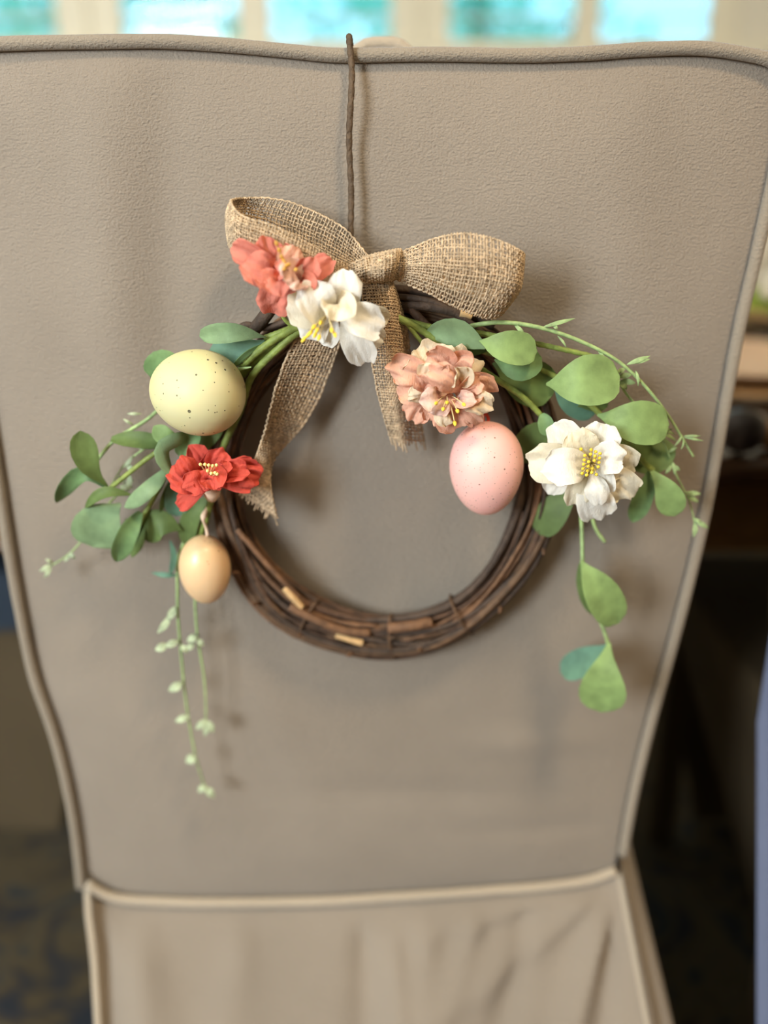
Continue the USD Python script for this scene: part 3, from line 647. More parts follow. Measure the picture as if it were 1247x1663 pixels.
# knot: a band going round
def around(cols, ny):
    rows = []
    for (x0, y0, x1, y1, d0, d1) in cols:
        b = np.linspace(0, 2 * np.pi, ny)
        cy, h, cdp, hd_ = (y0 + y1) / 2, (y1 - y0) / 2, (d0 + d1) / 2, (d1 - d0) / 2
        rows.append([at((x0 + x1) / 2 - (x1 - x0) / 2 * math.cos(k), cy - h * math.cos(k), cdp + hd_ * math.sin(k)) for k in b])
    return np.array(rows)
K = around([(586, 428, 590, 454, .040, .068), (594, 418, 597, 459, .036, .078), (610, 413, 610, 460, .034, .083), (626, 410, 622, 459, .034, .084), (642, 406, 634, 457, .036, .080), (652, 406, 641, 453, .040, .070)], 60)
K[..., 1] += .0016 * (meshkit.fbm(K * 70 + 3, 2, 4) - .5)
obj('knot', weave(K, seed=3), 'burlap', bow, True)
Kc = rails_grid([[(556, 438, .060), (572, 428, .070), (590, 420, .074), (604, 418, .070)], [(560, 448, .064), (576, 442, .076), (592, 436, .080), (606, 432, .076)], [(566, 458, .058), (580, 457, .066), (592, 458, .070), (604, 460, .066)]], 30, 24)
obj('knot_fold', weave(Kc, seed=4), 'burlap', bow, True)
# tails
G = rails_grid([[(584, 436, .050), (586, 465, .062), (592, 510, .063), (599, 560, .060), (607, 610, .056), (617, 655, .052), (634, 712, .048)],
                [(612, 436, .056), (617, 465, .070), (624, 510, .070), (630, 560, .066), (634, 610, .061), (640, 660, .056), (650, 714, .051)],
                [(632, 438, .050), (637, 465, .062), (644, 510, .064), (646, 560, .062), (648, 610, .058), (651, 660, .054), (656, 716, .050)],
                [(628, 440, .040), (640, 470, .044), (656, 515, .046), (664, 560, .042), (672, 610, .036), (680, 660, .030), (690, 718, .026)]], 110, 44)
obj('tail', weave(G, seed=5, fringe=(0, .008)), 'burlap', bow, True)
G = rails_grid([[(500, 505, .052), (483, 541, .052), (452, 612, .054), (434, 680, .057), (420, 730, .061), (404, 768, .058), (388, 800, .050)],
                [(538, 500, .056), (522, 545, .048), (490, 615, .042), (458, 690, .044), (432, 738, .058), (424, 780, .060), (424, 824, .052)],
                [(572, 500, .050), (556, 548, .042), (527, 628, .032), (484, 702, .034), (443, 752, .050), (440, 792, .060), (449, 838, .056)]], 110, 44)
obj('tail', weave(G, seed=6, fringe=(0, .007)), 'burlap', bow, True)

# ------------------------------------------------------------------ greenery
def stem(parent, seq, r, m='stem_tape', r2=None, n=40, name='stem', wind=0.0):
    p = spline(pts(seq), n); rr = np.linspace(r, r2 or r, n)
    if wind: rr = rr * (1 + wind * np.sin(np.arange(n) * 1.9))
    obj(name, tube(p, rr, 9), m, parent, True)
LEAFN = [0]
def leaf(parent, seq, w, m='leaf_green', prof='leaf', **k):
    LEAFN[0] += 1
    k.setdefault('wrinkle', .06); k.setdefault('cup', .10)
    obj('leaf', blade(seq, w, prof, seed=LEAFN[0], **k), m, parent, True)

# right-hand eucalyptus
er = thing('eucalyptus_spray', 'leafy green artificial eucalyptus spray arching down the right side of the wreath', 'foliage', at(640, 515, .05))
stem(er, [(560, 505, .050), (610, 508, .056), (645, 516, .061), (690, 540, .060), (740, 572, .060), (800, 612, .060), (850, 646, .058), (878, 674, .056)], .0027, r2=.0019, n=110, wind=.05)
stem(er, [(600, 505, .050), (640, 514, .058), (690, 530, .057), (745, 536, .057), (800, 545, .058), (870, 558, .056), (960, 578, .050)], .0022, r2=.0017, n=90, wind=.08)
stem(er, [(640, 516, .056), (672, 524, .056), (700, 531, .055), (738, 534, .054)], .0020)
stem(er, [(655, 519, .060), (672, 540, .062), (690, 562, .062)], .0014)
stem(er, [(690, 532, .050), (740, 552, .048), (800, 575, .046), (870, 596, .046), (905, 614, .046), (950, 650, .047), (1010, 710, .050), (1053, 758, .052)], .0019, m='stem_tape', n=70)
stem(er, [(1053, 758, .052), (1060, 764, .052)], .0022)
leaf(er, [(694, 541, .060), (735, 538, .066), (788, 566, .066)], 52, 'leaf_sage', 'lance', cup=.25, roll=-25)
leaf(er, [(716, 540, .050), (750, 560, .050), (790, 570, .048)], 36, 'leaf_olive', 'lance', roll=20)
leaf(er, [(778, 553, .068), (815, 562, .076), (872, 570, .070)], 56, 'leaf_lime', 'leaf', cup=.15, roll=10)
leaf(er, [(803, 584, .056), (838, 598, .066), (879, 580, .058)], 44, 'leaf_green', 'leaf', cup=.2, roll=-20)
leaf(er, [(800, 590, .046), (845, 612, .048), (898, 640, .044)], 76, 'leaf_olive', 'leaf')
leaf(er, [(887, 624, .060), (938, 620, .074), (1006, 612, .066)], 84, 'leaf_lime', 'leaf', cup=.08, roll=8)
leaf(er, [(898, 626, .048), (925, 650, .046), (966, 672, .040)], 44, 'leaf_teal', 'leaf', roll=-10)
leaf(er, [(938, 660, .048), (960, 655, .044), (988, 652, .040)], 30, 'leaf_olive', 'leaf')
leaf(er, [(970, 674, .060), (1022, 684, .072), (1086, 690, .064)], 72, 'leaf_lime', 'leaf', cup=.06, roll=6)
leaf(er, [(990, 706, .044), (1026, 722, .044), (1064, 732, .038)], 60, 'leaf_olive', 'leaf')
leaf(er, [(1018, 760, .040), (1056, 746, .042), (1080, 712, .036)], 58, 'leaf_olive', 'leaf')
leaf(er, [(1053, 760, .052), (1078, 790, .060), (1096, 838, .056)], 48, 'leaf_lime', 'spoon', cup=.06)
leaf(er, [(1057, 765, .050), (1046, 800, .052), (1027, 848, .046)], 34, 'leaf_green', 'strap', cup=.2, roll=20)
leaf(er, [(888, 682, .052), (868, 706, .046), (850, 752, .042)], 54, 'leaf_olive', 'leaf', roll=10)
leaf(er, [(880, 672, .058), (886, 688, .062), (890, 708, .062)], 26, 'leaf_green', 'strap', cup=.3)
leaf(er, [(942, 790, .044), (908, 820, .046), (876, 868, .042)], 52, 'leaf_olive', 'leaf', roll=-10)
leaf(er, [(930, 776, .052), (936, 790, .054), (938, 800, .050)], 16, 'leaf_teal', 'strap')
stem(er, [(940, 800, .046), (944, 850, .050), (946, 912, .054), (952, 960, .054), (975, 1010, .054), (988, 1048, .054)], .0014, 'stem_pale', n=50)
stem(er, [(960, 830, .046), (966, 856, .048), (982, 880, .048)], .0013, 'stem_pale')
leaf(er, [(943, 910, .056), (966, 948, .064), (1004, 1012, .058)], 62, 'leaf_lime', 'leaf', cup=.12, roll=14)
leaf(er, [(943, 915, .052), (948, 955, .050), (964, 1000, .046)], 24, 'leaf_olive', 'strap', roll=-30)
leaf(er, [(989, 1044, .056), (982, 1088, .066), (976, 1156, .062)], 76, 'leaf_lime', 'spoon', cup=.10)
leaf(er, [(986, 1046, .050), (955, 1070, .046), (910, 1092, .038)], 48, 'leaf_teal', 'leaf', roll=-15)

# left-hand eucalyptus
el = thing('eucalyptus_spray', 'leafy green artificial eucalyptus spray spreading off the left side of the wreath', 'foliage', at(480, 535, .05))
stem(el, [(520, 520, .045), (481, 530, .054), (455, 540, .058), (430, 549, .056)], .0021, wind=.04)
stem(el, [(520, 524, .045), (481, 533, .056), (436, 558, .060), (400, 588, .056), (378, 618, .046)], .0025, wind=.05, n=60)
stem(el, [(520, 530, .045), (483, 541, .056), (450, 568, .058), (420, 597, .054), (404, 622, .050), (391, 664, .046), (372, 705, .044), (352, 760, .042), (338, 815, .044), (325, 860, .042), (300, 890, .040)], .0024, n=110, wind=.05)
stem(el, [(490, 535, .050), (445, 566, .054), (410, 590, .050), (395, 610, .046)], .0021)
stem(el, [(455, 498, .060), (462, 518, .058), (478, 532, .055)], .0014)
leaf(el, [(432, 548, .062), (380, 540, .072), (324, 546, .064)], 34, 'leaf_sage', 'leaf', cup=.15, roll=12)
leaf(el, [(430, 552, .056), (396, 568, .054), (340, 570, .048)], 46, 'leaf_teal', 'leaf', roll=-15)
leaf(el, [(424, 560, .058), (400, 575, .062), (378, 598, .056)], 12, 'leaf_green', 'strap', roll=40)
leaf(el, [(300, 590, .046), (270, 586, .048), (244, 612, .042)], 44, 'leaf_green', 'leaf')
leaf(el, [(292, 720, .050), (272, 712, .056), (250, 692, .052)], 30, 'leaf_lime', 'strap')
leaf(el, [(308, 705, .050), (290, 715, .066), (266, 728, .072), (282, 775, .070)], 28, 'leaf_sage', 'strap', cup=-.3, roll=30)
leaf(el, [(325, 695, .046), (312, 712, .056), (290, 740, .056)], 30, 'leaf_green', 'leaf', cup=.5)
leaf(el, [(370, 690, .042), (340, 708, .044), (305, 730, .044)], 34, 'leaf_olive', 'leaf')
stem(el, [(262, 660, .036), (238, 682, .040), (190, 712, .042), (160, 745, .038), (140, 770, .034)], .0013, 'stem_pale')
leaf(el, [(181, 713, .044), (222, 716, .052), (268, 722, .050)], 30, 'leaf_olive', 'strap', cup=.4, roll=25)
stem(el, [(310, 705, .050), (255, 734, .054), (205, 772, .054), (170, 800, .052), (141, 822, .050)], .0017, 'stem_tape', n=50, wind=.05)
leaf(el, [(175, 790, .052), (146, 758, .058), (130, 700, .052)], 44, 'leaf_olive', 'spoon', cup=.15, roll=-10)
leaf(el, [(172, 790, .050), (140, 768, .054), (112, 784, .050), (92, 816, .042)], 30, 'leaf_green', 'strap', cup=.25, twist=50)
leaf(el, [(139, 824, .052), (172, 800, .060), (214, 804, .054)], 20, 'leaf_olive', 'lance', cup=.3, roll=20)
leaf(el, [(196, 818, .046), (168, 845, .050), (150, 888, .044)], 84, 'leaf_sage', 'leaf', cup=.08)
leaf(el, [(272, 760, .054), (245, 790, .066), (202, 824, .060)], 28, 'leaf_sage', 'strap', cup=-.2, roll=-20)
stem(el, [(275, 760, .050), (255, 800, .050), (232, 840, .050), (215, 880, .046)], .0016, 'stem_tape')
leaf(el, [(228, 832, .054), (210, 860, .062), (190, 912, .056)], 34, 'leaf_green', 'strap', cup=.3, roll=15)
leaf(el, [(230, 845, .046), (224, 875, .046), (214, 905, .042)], 26, 'leaf_olive', 'lance', roll=-25)
leaf(el, [(296, 862, .046), (262, 850, .050), (228, 872, .044)], 52, 'leaf_olive', 'leaf', cup=.12)
leaf(el, [(284, 776, .052), (286, 805, .050), (288, 838, .044)], 38, 'leaf_teal', 'strap', cup=.25)
leaf(el, [(278, 778, .050), (268, 805, .052), (260, 838, .046)], 14, 'leaf_olive', 'lance', roll=35)
leaf(el, [(335, 810, .046), (312, 838, .046), (302, 886, .042)], 32, 'leaf_olive', 'strap', cup=.2, roll=-15)
leaf(el, [(205, 842, .044), (200, 862, .044), (192, 880, .040)], 20, 'leaf_olive', 'leaf', roll=30)

# thin fern-like sprigs
def sprig(parent, seq, r, leaves, m='sprig_mint', n=40, sm='stem_pale', size=1.0, r2=None):
    stem(parent, seq, r, sm, r2 or r * .5, n)
    for q in leaves:
        (x0, y0), (x1, y1), d, w = q[0], q[1], q[2], q[3]
        leaf(parent, [(x0, y0, d), ((x0 + x1) / 2 + (y1 - y0) * .08, (y0 + y1) / 2, d + .003), (x1, y1, d + .002)], w, m, 'lance', nu=7, nv=3)
fr1 = thing('fern_sprig', 'long thin pale green sprig arching farthest out to the right', 'foliage', at(735, 533, .05))
sprig(fr1, [(690, 530, .054), (735, 534, .056), (790, 525, .060), (845, 526, .062), (905, 540, .062), (960, 562, .062), (1008, 590, .060), (1050, 630, .058), (1085, 675, .054), (1110, 715, .050), (1126, 741, .047)], .0017,
      [((880, 532), (934, 517), .062, 7), ((898, 528), (906, 535), .062, 6), ((835, 527), (852, 545), .061, 7), ((848, 542), (864, 548), .061, 8), ((905, 545), (920, 565), .060, 4), ((1018, 592), (1056, 578), .060, 8), ((1030, 590), (1056, 583), .060, 6), ((970, 568), (988, 598), .060, 6), ((1032, 602), (1036, 627), .059, 5),
       ((1110, 708), (1138, 708), .050, 4), ((1110, 710), (1142, 716), .050, 4), ((1108, 706), (1094, 726), .050, 4), ((1110, 714), (1106, 730), .050, 3), ((1082, 672), (1070, 660), .054, 5)], 'sprig_green', 80, r2=.0008)
fr2 = thing('fern_sprig', 'short parsley-like green sprig hanging between the big right leaves and the chair edge', 'foliage', at(1000, 640, .045))
sprig(fr2, [(996, 600, .050), (1012, 632, .052), (1030, 655, .048), (1060, 690, .046), (1085, 735, .044), (1100, 775, .042), (1118, 812, .042), (1130, 862, .040)], .0010,
      [((1002, 606), (1016, 598), .052, 9), ((1004, 612), (1026, 608), .052, 10), ((1008, 618), (1032, 622), .052, 10), ((1006, 620), (1018, 632), .052, 9), ((1000, 612), (1008, 598), .052, 7),
       ((1066, 692), (1096, 706), .048, 6), ((1072, 700), (1098, 716), .048, 6), ((1070, 696), (1092, 698), .048, 5), ((1085, 735), (1100, 726), .045, 5), ((1090, 752), (1080, 770), .044, 7), ((1092, 756), (1104, 764), .044, 7), ((1090, 748), (1096, 772), .044, 6),
       ((1112, 800), (1138, 802), .043, 8), ((1114, 805), (1134, 815), .043, 8), ((1128, 845), (1150, 858), .041, 8), ((1128, 848), (1126, 872), .041, 8), ((1126, 842), (1140, 850), .041, 6)], 'sprig_green', 60)
fl1 = thing('fern_sprig', 'faint pale sprig reaching down the far left of the chair back', 'foliage', at(150, 870, .03))
sprig(fl1, [(215, 780, .036), (175, 820, .036), (140, 868, .034), (112, 900, .032), (70, 926, .028)], .0010,
      [((112, 898), (122, 908), .033, 7), ((114, 900), (104, 912), .033, 6), ((84, 916), (64, 928), .030, 8), ((82, 916), (72, 938), .030, 8), ((86, 914), (74, 908), .030, 6), ((215, 740), (200, 760), .036, 7), ((210, 770), (205, 800), .036, 10), ((195, 790), (216, 792), .036, 9)])
fl3 = thing('fern_sprig', 'thin green sprig behind the yellow egg pointing up and left', 'foliage', at(235, 690, .03))
sprig(fl3, [(270, 700, .036), (240, 725, .036), (205, 752, .034), (180, 790, .034)], .0010, [((230, 672), (206, 672), .036, 5), ((216, 690), (200, 680), .036, 5), ((238, 728), (222, 726), .036, 7), ((206, 752), (214, 770), .036, 9), ((190, 772), (204, 786), .036, 8)])
fl2 = thing('trailing_sprig', 'long frosted trailing sprig hanging lowest below the tan egg', 'foliage', at(288, 900, .035))
sprig(fl2, [(300, 878, .040), (290, 905, .040), (288, 950, .042), (289, 1000, .042), (294, 1060, .040), (299, 1115, .038), (310, 1190, .036), (322, 1245, .034), (338, 1292, .030)], .0013,
      [((284, 985), (272, 1006), .044, 13), ((276, 1000), (256, 1028), .044, 12), ((290, 1040), (268, 1050), .044, 12), ((272, 1046), (252, 1056), .044, 14), ((294, 1048), (304, 1060), .043, 10), ((296, 1108), (274, 1122), .042, 15), ((308, 1162), (284, 1172), .040, 12), ((318, 1226), (302, 1238), .038, 16), ((334, 1274), (322, 1286), .034, 12), ((332, 1278), (348, 1296), .034, 12)], 'sprig_mint', 70)
leaf(fl2, [(276, 878, .044), (282, 900, .046), (276, 934, .044)], 10, 'leaf_teal', 'strap'); leaf(fl2, [(288, 934, .042), (270, 934, .044), (246, 930, .040)], 9, 'leaf_teal', 'lance')
fl4 = thing('trailing_sprig', 'shorter frosted trailing sprig directly under the tan egg tip', 'foliage', at(318, 950, .035))
sprig(fl4, [(316, 900, .036), (317, 980, .038), (321, 1035, .040), (330, 1090, .038), (334, 1140, .036), (334, 1192, .034)], .0012,
      [((320, 1030), (304, 1042), .042, 13), ((320, 1038), (330, 1050), .042, 9), ((316, 1044), (300, 1056), .042, 10), ((334, 1168), (318, 1184), .037, 12), ((334, 1170), (346, 1190), .037, 12), ((334, 1172), (332, 1196), .037, 10)], 'sprig_mint', 60)

# ------------------------------------------------------------------ eggs
def egg(name, label, cxp, cyp, dyc, half_long, half_wide, axis, blunt, m, label_cat='egg'):
    """half sizes in pixels at the egg's own distance; axis: direction of the blunt end in (right, up, toward viewer)"""
    c = at(cxp, cyp, dyc); s = mpp(c); a, b = half_long * s, half_wide * s
    t = np.linspace(0, np.pi, 60); z = a * np.cos(t); r = b * np.sin(t) * (1 + blunt * np.cos(t)) 
    prof = np.stack([np.maximum(r, 0), z], 1)[::-1]
    v, f = lathe(prof, 72)
    d = norm(np.array([axis[0], -axis[2], axis[1]], float)); x = norm(np.cross([.3, 1, .1], d)); y = np.cross(d, x)
    path = thing(name, label, label_cat, c)
    obj('shell', (v @ np.array([x, y, d]) + c, f), m, path, True)
    return path, c, d, a
e1, c1, d1, a1 = egg('decorative_egg', 'large pale yellow speckled egg at the upper left of the wreath', 320.5, 637, .066, 79, 69.5, (.96, -.10, .25), .07, 'egg_yellow')
stem(e1, [(392, 640, .050), (400, 626, .050), (408, 612, .050)], .0014, 'stem_tape', name='pick_stem')
obj('thorn', tube(pts([(385, 600, .058), (408, 596, .062)]), [.0016, .0004], 6), 'stem_pale', e1, True)
e2, c2, d2, a2 = egg('decorative_egg', 'pink speckled egg hanging under the peach flower', 789.5, 762, .062, 79.5, 59.5, (-.03, 1, .14), .10, 'egg_pink')
obj('hanging_loop', tube(spline(pts([(786, 690, .060), (784, 680, .058), (788, 672, .054), (793, 680, .056), (790, 690, .060)]), 24), .0011, 7), 'petal_red', e2, True, 'reddish cord loop')
e3, c3, d3, a3 = egg('decorative_egg', 'small tan egg hanging under the red flower', 333, 925, .054, 60, 41.5, (0, 1, .12), .06, 'egg_tan')
obj('hanging_loop', tube(spline(pts([(337, 870, .054), (334, 855, .054), (330, 842, .056), (336, 826, .052), (342, 812, .046)]), 30), np.interp(np.linspace(0, 1, 30), [0, .4, .55, .75, 1], [.0012, .0010, .0022, .0010, .0008]), 7), 'calyx_cream', e3, True, 'tan twine loop')

# ------------------------------------------------------------------ paper flowers
def flower(name, label, base, petals, stamens, anther, stem_pts=None, origin=None, filr=.00035, ant=(.0026, .00105), od=.05, center_r=.0026):
    path = thing(name, label, 'flower', at(*base))
    for k, (m, seq, w, kw) in enumerate(petals):
        kw = dict(kw); pr = kw.pop('prof', 'petal')
        if m in (WH, CR): kw.setdefault('wrinkle', .17); kw.setdefault('ruffle', .11)
        if m in (P_, PP): kw.setdefault('wrinkle', .30); kw.setdefault('ruffle', .20)
        for q, v in (('wrinkle', .26), ('ruffle', .15), ('cup', .14), ('notch', .15), ('nu', 22), ('nv', 17), ('th', .0003)): kw.setdefault(q, v)
        obj('petal', blade(seq, w * 1.10, pr, seed=k * 7 + len(name) + int(base[0]), **kw), m, path, True)
    for (x, y, d) in stamens:
        o = at(origin[0] + (x - origin[0]) * .12, origin[1] + (y - origin[1]) * .12, od); e = at(x, y, d)
        mid = (o + e) / 2 + np.array([0, -.0015, .001])
        p = spline([o, mid, e], 10)
        fpath = obj('stamen', tube(p, filr, 5), 'filament', path, True)
        dr = norm(p[-1] - p[-3]); L, R = ant
        q = e + np.linspace(-.2, 1, 7)[:, None] * dr * L
        obj('anther', tube(q, R * np.array([.35, .8, 1, 1, .9, .7, .3]), 7), anther, fpath, True)
    if origin:
        m = trimesh.creation.icosphere(2, 1.0); o = at(origin[0], origin[1], od - .002); r_ = center_r
        obj('flower_center', (m.vertices * r_ * (1 + .3 * (meshkit.noise(m.vertices * 6 + 9)[:, None] - .5)) + o, m.faces), anther, path, True)
    if stem_pts: stem(path, stem_pts, .0019, 'stem_tape')
    return path
C_, P_, PP, RD, WH, CR, PK = 'petal_coral', 'petal_peach', 'petal_peach_pale', 'petal_red', 'petal_white', 'petal_cream', 'petal_pink_pale'
flower('paper_flower', 'coral pink paper flower on the left loop of the bow', (460, 445, .07), [
    (C_, [(466, 452, .080), (440, 420, .090), (428, 384, .092)], 46, dict(cup=.3)),
    (C_, [(448, 445, .082), (415, 418, .094), (376, 400, .092)], 38, dict(roll=20, cup=.35)),
    (C_, [(452, 452, .084), (425, 440, .104), (394, 422, .104)], 52, dict(roll=-15, cup=.3, curl=-.1)),
    (C_, [(464, 450, .080), (462, 425, .088), (452, 398, .088)], 40, dict(cup=.2)),
    (P_, [(470, 450, .084), (472, 425, .094), (478, 398, .092)], 44, dict(cup=-.1, roll=-12)),
    (C_, [(488, 462, .084), (515, 440, .090), (540, 420, .088)], 36, dict(cup=.3, roll=15)),
    (C_, [(478, 458, .088), (500, 438, .100), (510, 418, .100)], 36, dict(cup=.25)),
    (C_, [(440, 440, .090), (452, 440, .098), (462, 424, .096)], 34, dict(cup=.4, roll=30)),
    (C_, [(470, 458, .088), (440, 458, .106), (412, 446, .108)], 36, dict(cup=.3, roll=-25)),
    (C_, [(462, 455, .082), (450, 480, .090), (440, 510, .084)], 54, dict(cup=.15, prof='broad')),
    (C_, [(458, 452, .088), (452, 464, .108), (452, 482, .112)], 44, dict(cup=.5, roll=-10)),
    (PK, [(478, 448, .092), (474, 452, .112), (466, 464, .116)], 52, dict(cup=.25, prof='broad', roll=10)),
    (C_, [(488, 460, .088), (494, 462, .104), (492, 474, .104)], 36, dict(cup=.3)),
], [(450, 398, .106), (454, 408, .108), (458, 418, .110), (462, 426, .112), (465, 432, .113), (469, 430, .112), (462, 437, .115), (480, 438, .114), (460, 422, .108)], 'anther_gold', origin=(470, 448), od=.088, ant=(.0034, .0011))
flower('paper_flower', 'creamy white paper flower over the bow knot with long yellow stamens', (545, 512, .08), [
    (CR, [(545, 512, .082), (530, 470, .088), (528, 436, .086)], 26, dict(cup=.1)),
    (CR, [(538, 515, .084), (505, 505, .096), (466, 490, .094)], 56, dict(cup=.25, roll=12)),
    (WH, [(530, 522, .084), (508, 532, .088), (494, 548, .086)], 54, dict(cup=.2, prof='broad')),
    (WH, [(540, 515, .086), (516, 492, .106), (496, 458, .104)], 58, dict(cup=.3, roll=-8)),
    (WH, [(552, 510, .086), (558, 474, .098), (560, 438, .092)], 52, dict(cup=-.15, roll=6, prof='broad')),
    (CR, [(560, 512, .084), (595, 512, .092), (632, 518, .088)], 36, dict(cup=.3, roll=-20)),
    (WH, [(556, 512, .086), (586, 520, .102), (622, 534, .098)], 52, dict(cup=.3, roll=14)),
    (WH, [(556, 516, .086), (574, 545, .098), (596, 590, .090)], 46, dict(cup=.35, roll=-14)),
    (WH, [(565, 520, .084), (596, 540, .090), (622, 556, .086)], 34, dict(cup=.2)),
    (CR, [(548, 494, .092), (549, 503, .112), (545, 522, .116)], 52, dict(cup=.3, prof='broad')),
    (WH, [(545, 520, .080), (536, 540, .084), (520, 556, .082)], 36, dict(cup=.2)),
], [(496, 548, .110), (506, 538, .112), (511, 529, .112), (516, 534, .114), (519, 545, .114), (522, 522, .110), (503, 541, .110), (538, 534, .116), (543, 541, .116), (513, 541, .113)], 'anther_yellow', origin=(532, 510), od=.094, ant=(.0042, .0012))
flower('paper_flower', 'ruffled peach paper flower just above the pink egg', (722, 635, .06), [
    (PP, [(718, 620, .066), (698, 590, .074), (682, 560, .072)], 80, dict(prof='broad', roll=-10)),
    (PP, [(728, 625, .066), (750, 600, .074), (778, 590, .070)], 66, dict(prof='broad', roll=15)),
    (P_, [(706, 620, .070), (668, 604, .080), (630, 594, .074)], 48, dict(roll=12)),
    (P_, [(704, 634, .070), (675, 636, .080), (646, 632, .076)], 44, dict(roll=-15)),
    (P_, [(704, 645, .068), (682, 660, .076), (668, 684, .072)], 44, dict()),
    (P_, [(738, 632, .070), (772, 628, .080), (800, 640, .076)], 48, dict(roll=-12)),
    (P_, [(730, 612, .074), (712, 592, .086), (690, 588, .086)], 52, dict(cup=.4)),
    (P_, [(738, 618, .074), (752, 598, .084), (765, 604, .086)], 50, dict(cup=.4)),
    (P_, [(756, 632, .080), (724, 616, .104), (694, 602, .100)], 44, dict(cup=-.45, roll=12, prof='broad')),
    (P_, [(726, 640, .078), (706, 634, .092), (690, 628, .092)], 36, dict(cup=.3)),
    (P_, [(740, 645, .076), (764, 640, .090), (784, 628, .090)], 38, dict(cup=.3, roll=20)),
    (PP, [(750, 652, .076), (776, 652, .094), (798, 664, .092)], 36, dict(cup=.2, prof='broad')),
    (PK, [(716, 640, .080), (702, 648, .104), (682, 648, .104)], 36, dict(cup=.2, prof='broad')),
    (PK, [(728, 640, .080), (712, 655, .094), (702, 672, .092)], 40, dict(cup=.2)),
    (P_, [(734, 640, .082), (732, 650, .092), (738, 662, .090)], 26, dict(cup=-.4)),
    (P_, [(728, 655, .072), (738, 672, .084), (752, 694, .084)], 66, dict(prof='broad', cup=.25)),
    (P_, [(720, 655, .070), (708, 672, .080), (700, 686, .078)], 46, dict(cup=.2)),
    (P_, [(745, 658, .072), (764, 668, .086), (782, 684, .084)], 38, dict(cup=.3)),
    (PP, [(716, 622, .082), (700, 606, .094), (706, 592, .098)], 34, dict(cup=.55, roll=22)),
    (P_, [(724, 628, .084), (716, 606, .100), (726, 596, .104)], 30, dict(cup=-.5, roll=-30)),
    (PP, [(738, 626, .084), (748, 612, .098), (742, 598, .102)], 32, dict(cup=.55, roll=-24)),
    (P_, [(704, 630, .080), (688, 620, .094), (676, 608, .096)], 30, dict(cup=.5, roll=26)),
    (PP, [(700, 638, .078), (680, 642, .090), (662, 646, .090)], 28, dict(cup=-.45, roll=20)),
    (P_, [(748, 636, .082), (768, 622, .094), (780, 614, .092)], 32, dict(cup=.5, roll=-25)),
    (PK, [(740, 646, .082), (758, 650, .098), (772, 646, .098)], 28, dict(cup=.45, roll=18)),
    (PP, [(722, 662, .080), (722, 676, .092), (730, 690, .092)], 30, dict(cup=-.4, roll=18)),
], [(709, 654, .108), (720, 663, .108), (726, 653, .108), (738, 685, .106), (742, 666, .108), (752, 656, .108)], 'anther_yellow', origin=(726, 640), od=.080, ant=(.0036, .0012))
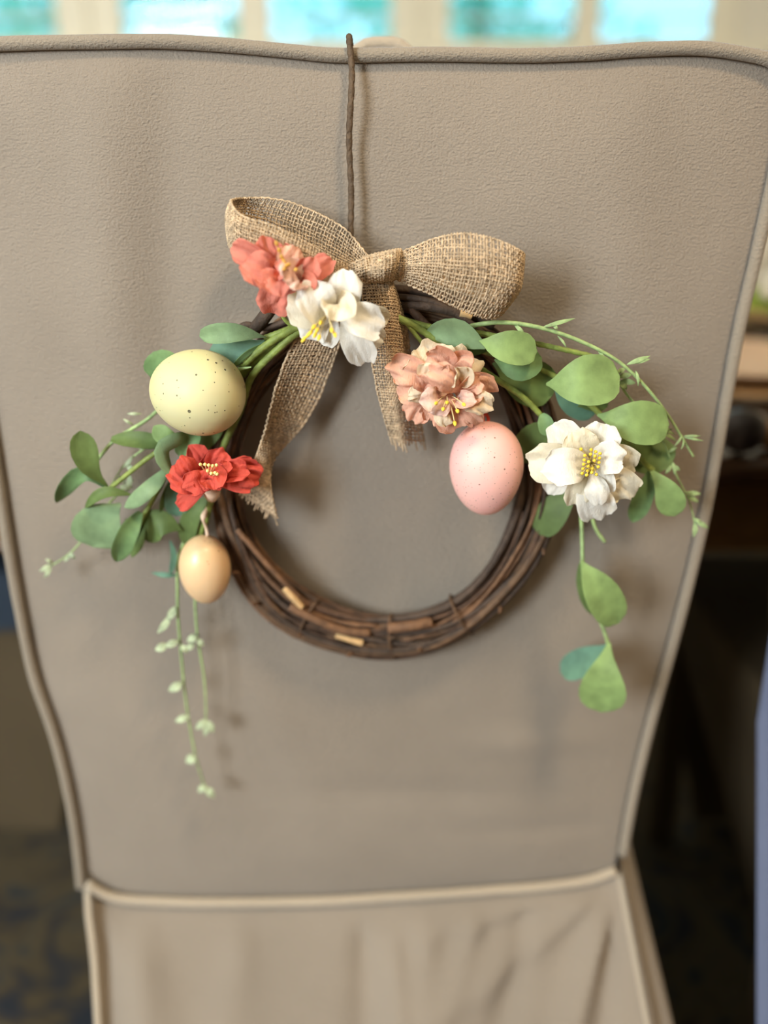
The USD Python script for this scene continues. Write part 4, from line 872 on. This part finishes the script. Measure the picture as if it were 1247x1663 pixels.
flower('paper_flower', 'open white paper flower at the right side of the wreath', (958, 753, .065), [
    (WH, [(955, 748, .070), (926, 720, .082), (896, 688, .080)], 50, dict(cup=.25)),
    (WH, [(962, 748, .070), (974, 715, .082), (982, 686, .080)], 58, dict(cup=.2)),
    (CR, [(956, 746, .074), (942, 720, .088), (934, 698, .088)], 52, dict(cup=.2, prof='broad')),
    (CR, [(952, 752, .072), (905, 752, .086), (856, 750, .080)], 60, dict(cup=.25, roll=8)),
    (WH, [(952, 756, .070), (912, 774, .078), (892, 802, .074)], 36, dict()),
    (WH, [(956, 757, .078), (920, 758, .098), (882, 766, .094)], 56, dict(cup=.25, roll=-8)),
    (CR, [(962, 758, .072), (1000, 750, .084), (1026, 768, .080)], 56, dict(cup=.2)),
    (CR, [(964, 762, .070), (1000, 782, .082), (1028, 806, .078)], 54, dict(cup=.2, roll=-10)),
    (WH, [(964, 752, .076), (990, 744, .094), (1014, 744, .094)], 50, dict(cup=.3, roll=10)),
    (WH, [(960, 766, .072), (964, 805, .084), (975, 842, .078)], 56, dict(cup=.3)),
    (CR, [(958, 764, .072), (944, 790, .084), (934, 822, .080)], 42, dict(cup=.2, roll=12)),
    (WH, [(962, 766, .078), (968, 792, .096), (974, 820, .094)], 36, dict(cup=-.3)),
    (WH, [(968, 762, .076), (982, 775, .088), (984, 800, .086)], 28, dict(cup=.3)),
], [(944 + (i * 37 % 31), 730 + (i * 53 % 43), .096 + .003 * (i % 3)) for i in range(22)], 'anther_yellow', origin=(958, 753), od=.076, ant=(.0021, .00115), center_r=.0062)
rf = flower('paper_flower', 'red paper flower seen from the side above the small tan egg', (340, 775, .06), [
    (RD, [(336, 768, .060), (322, 742, .066), (308, 724, .066)], 34, dict(cup=.3)),
    (RD, [(342, 768, .062), (342, 750, .066), (340, 738, .066)], 42, dict(prof='broad')),
    (RD, [(348, 770, .062), (358, 745, .070), (366, 732, .068)], 42, dict(cup=.3)),
    (RD, [(352, 770, .062), (384, 758, .070), (410, 748, .068)], 24, dict()),
    (RD, [(350, 776, .064), (390, 768, .078), (425, 772, .074)], 46, dict(roll=-12)),
    (RD, [(352, 774, .070), (384, 766, .084), (404, 762, .082)], 32, dict(roll=15, cup=.4)),
    (RD, [(326, 776, .064), (304, 760, .084), (290, 744, .084)], 34, dict(cup=-.3)),
    (RD, [(332, 780, .064), (302, 778, .082), (275, 764, .078)], 44, dict(roll=10)),
    (RD, [(338, 782, .066), (318, 784, .088), (300, 792, .086)], 36, dict(cup=.3)),
    (RD, [(338, 785, .064), (316, 800, .074), (290, 824, .070)], 28, dict(cup=.3, roll=-20)),
    (RD, [(356, 760, .074), (366, 758, .086), (372, 750, .084)], 24, dict(cup=.4, roll=25)),
    (RD, [(352, 784, .066), (384, 786, .084), (412, 790, .080)], 26, dict(roll=-20)),
    (RD, [(346, 782, .068), (348, 782, .094), (352, 794, .098)], 42, dict(cup=.3, prof='broad')),
    (RD, [(330, 775, .066), (330, 782, .084), (324, 796, .088)], 34, dict(cup=.2, prof='broad')),
], [(326, 755, .094), (333, 755, .095), (339, 756, .096), (345, 757, .095), (351, 756, .094), (337, 765, .096), (343, 769, .098), (349, 768, .098), (352, 770, .098)], 'anther_cream', origin=(341, 778), od=.072, ant=(.0024, .0012))
c = pts([(343, 790, .072), (344, 800, .066), (344, 808, .060)]); obj('calyx', tube(c, [.0062, .0058, .0038], 12), 'calyx_cream', rf, True)
stem(rf, [(344, 806, .060), (340, 825, .052), (333, 850, .046), (325, 870, .042)], .0021, 'stem_tape')
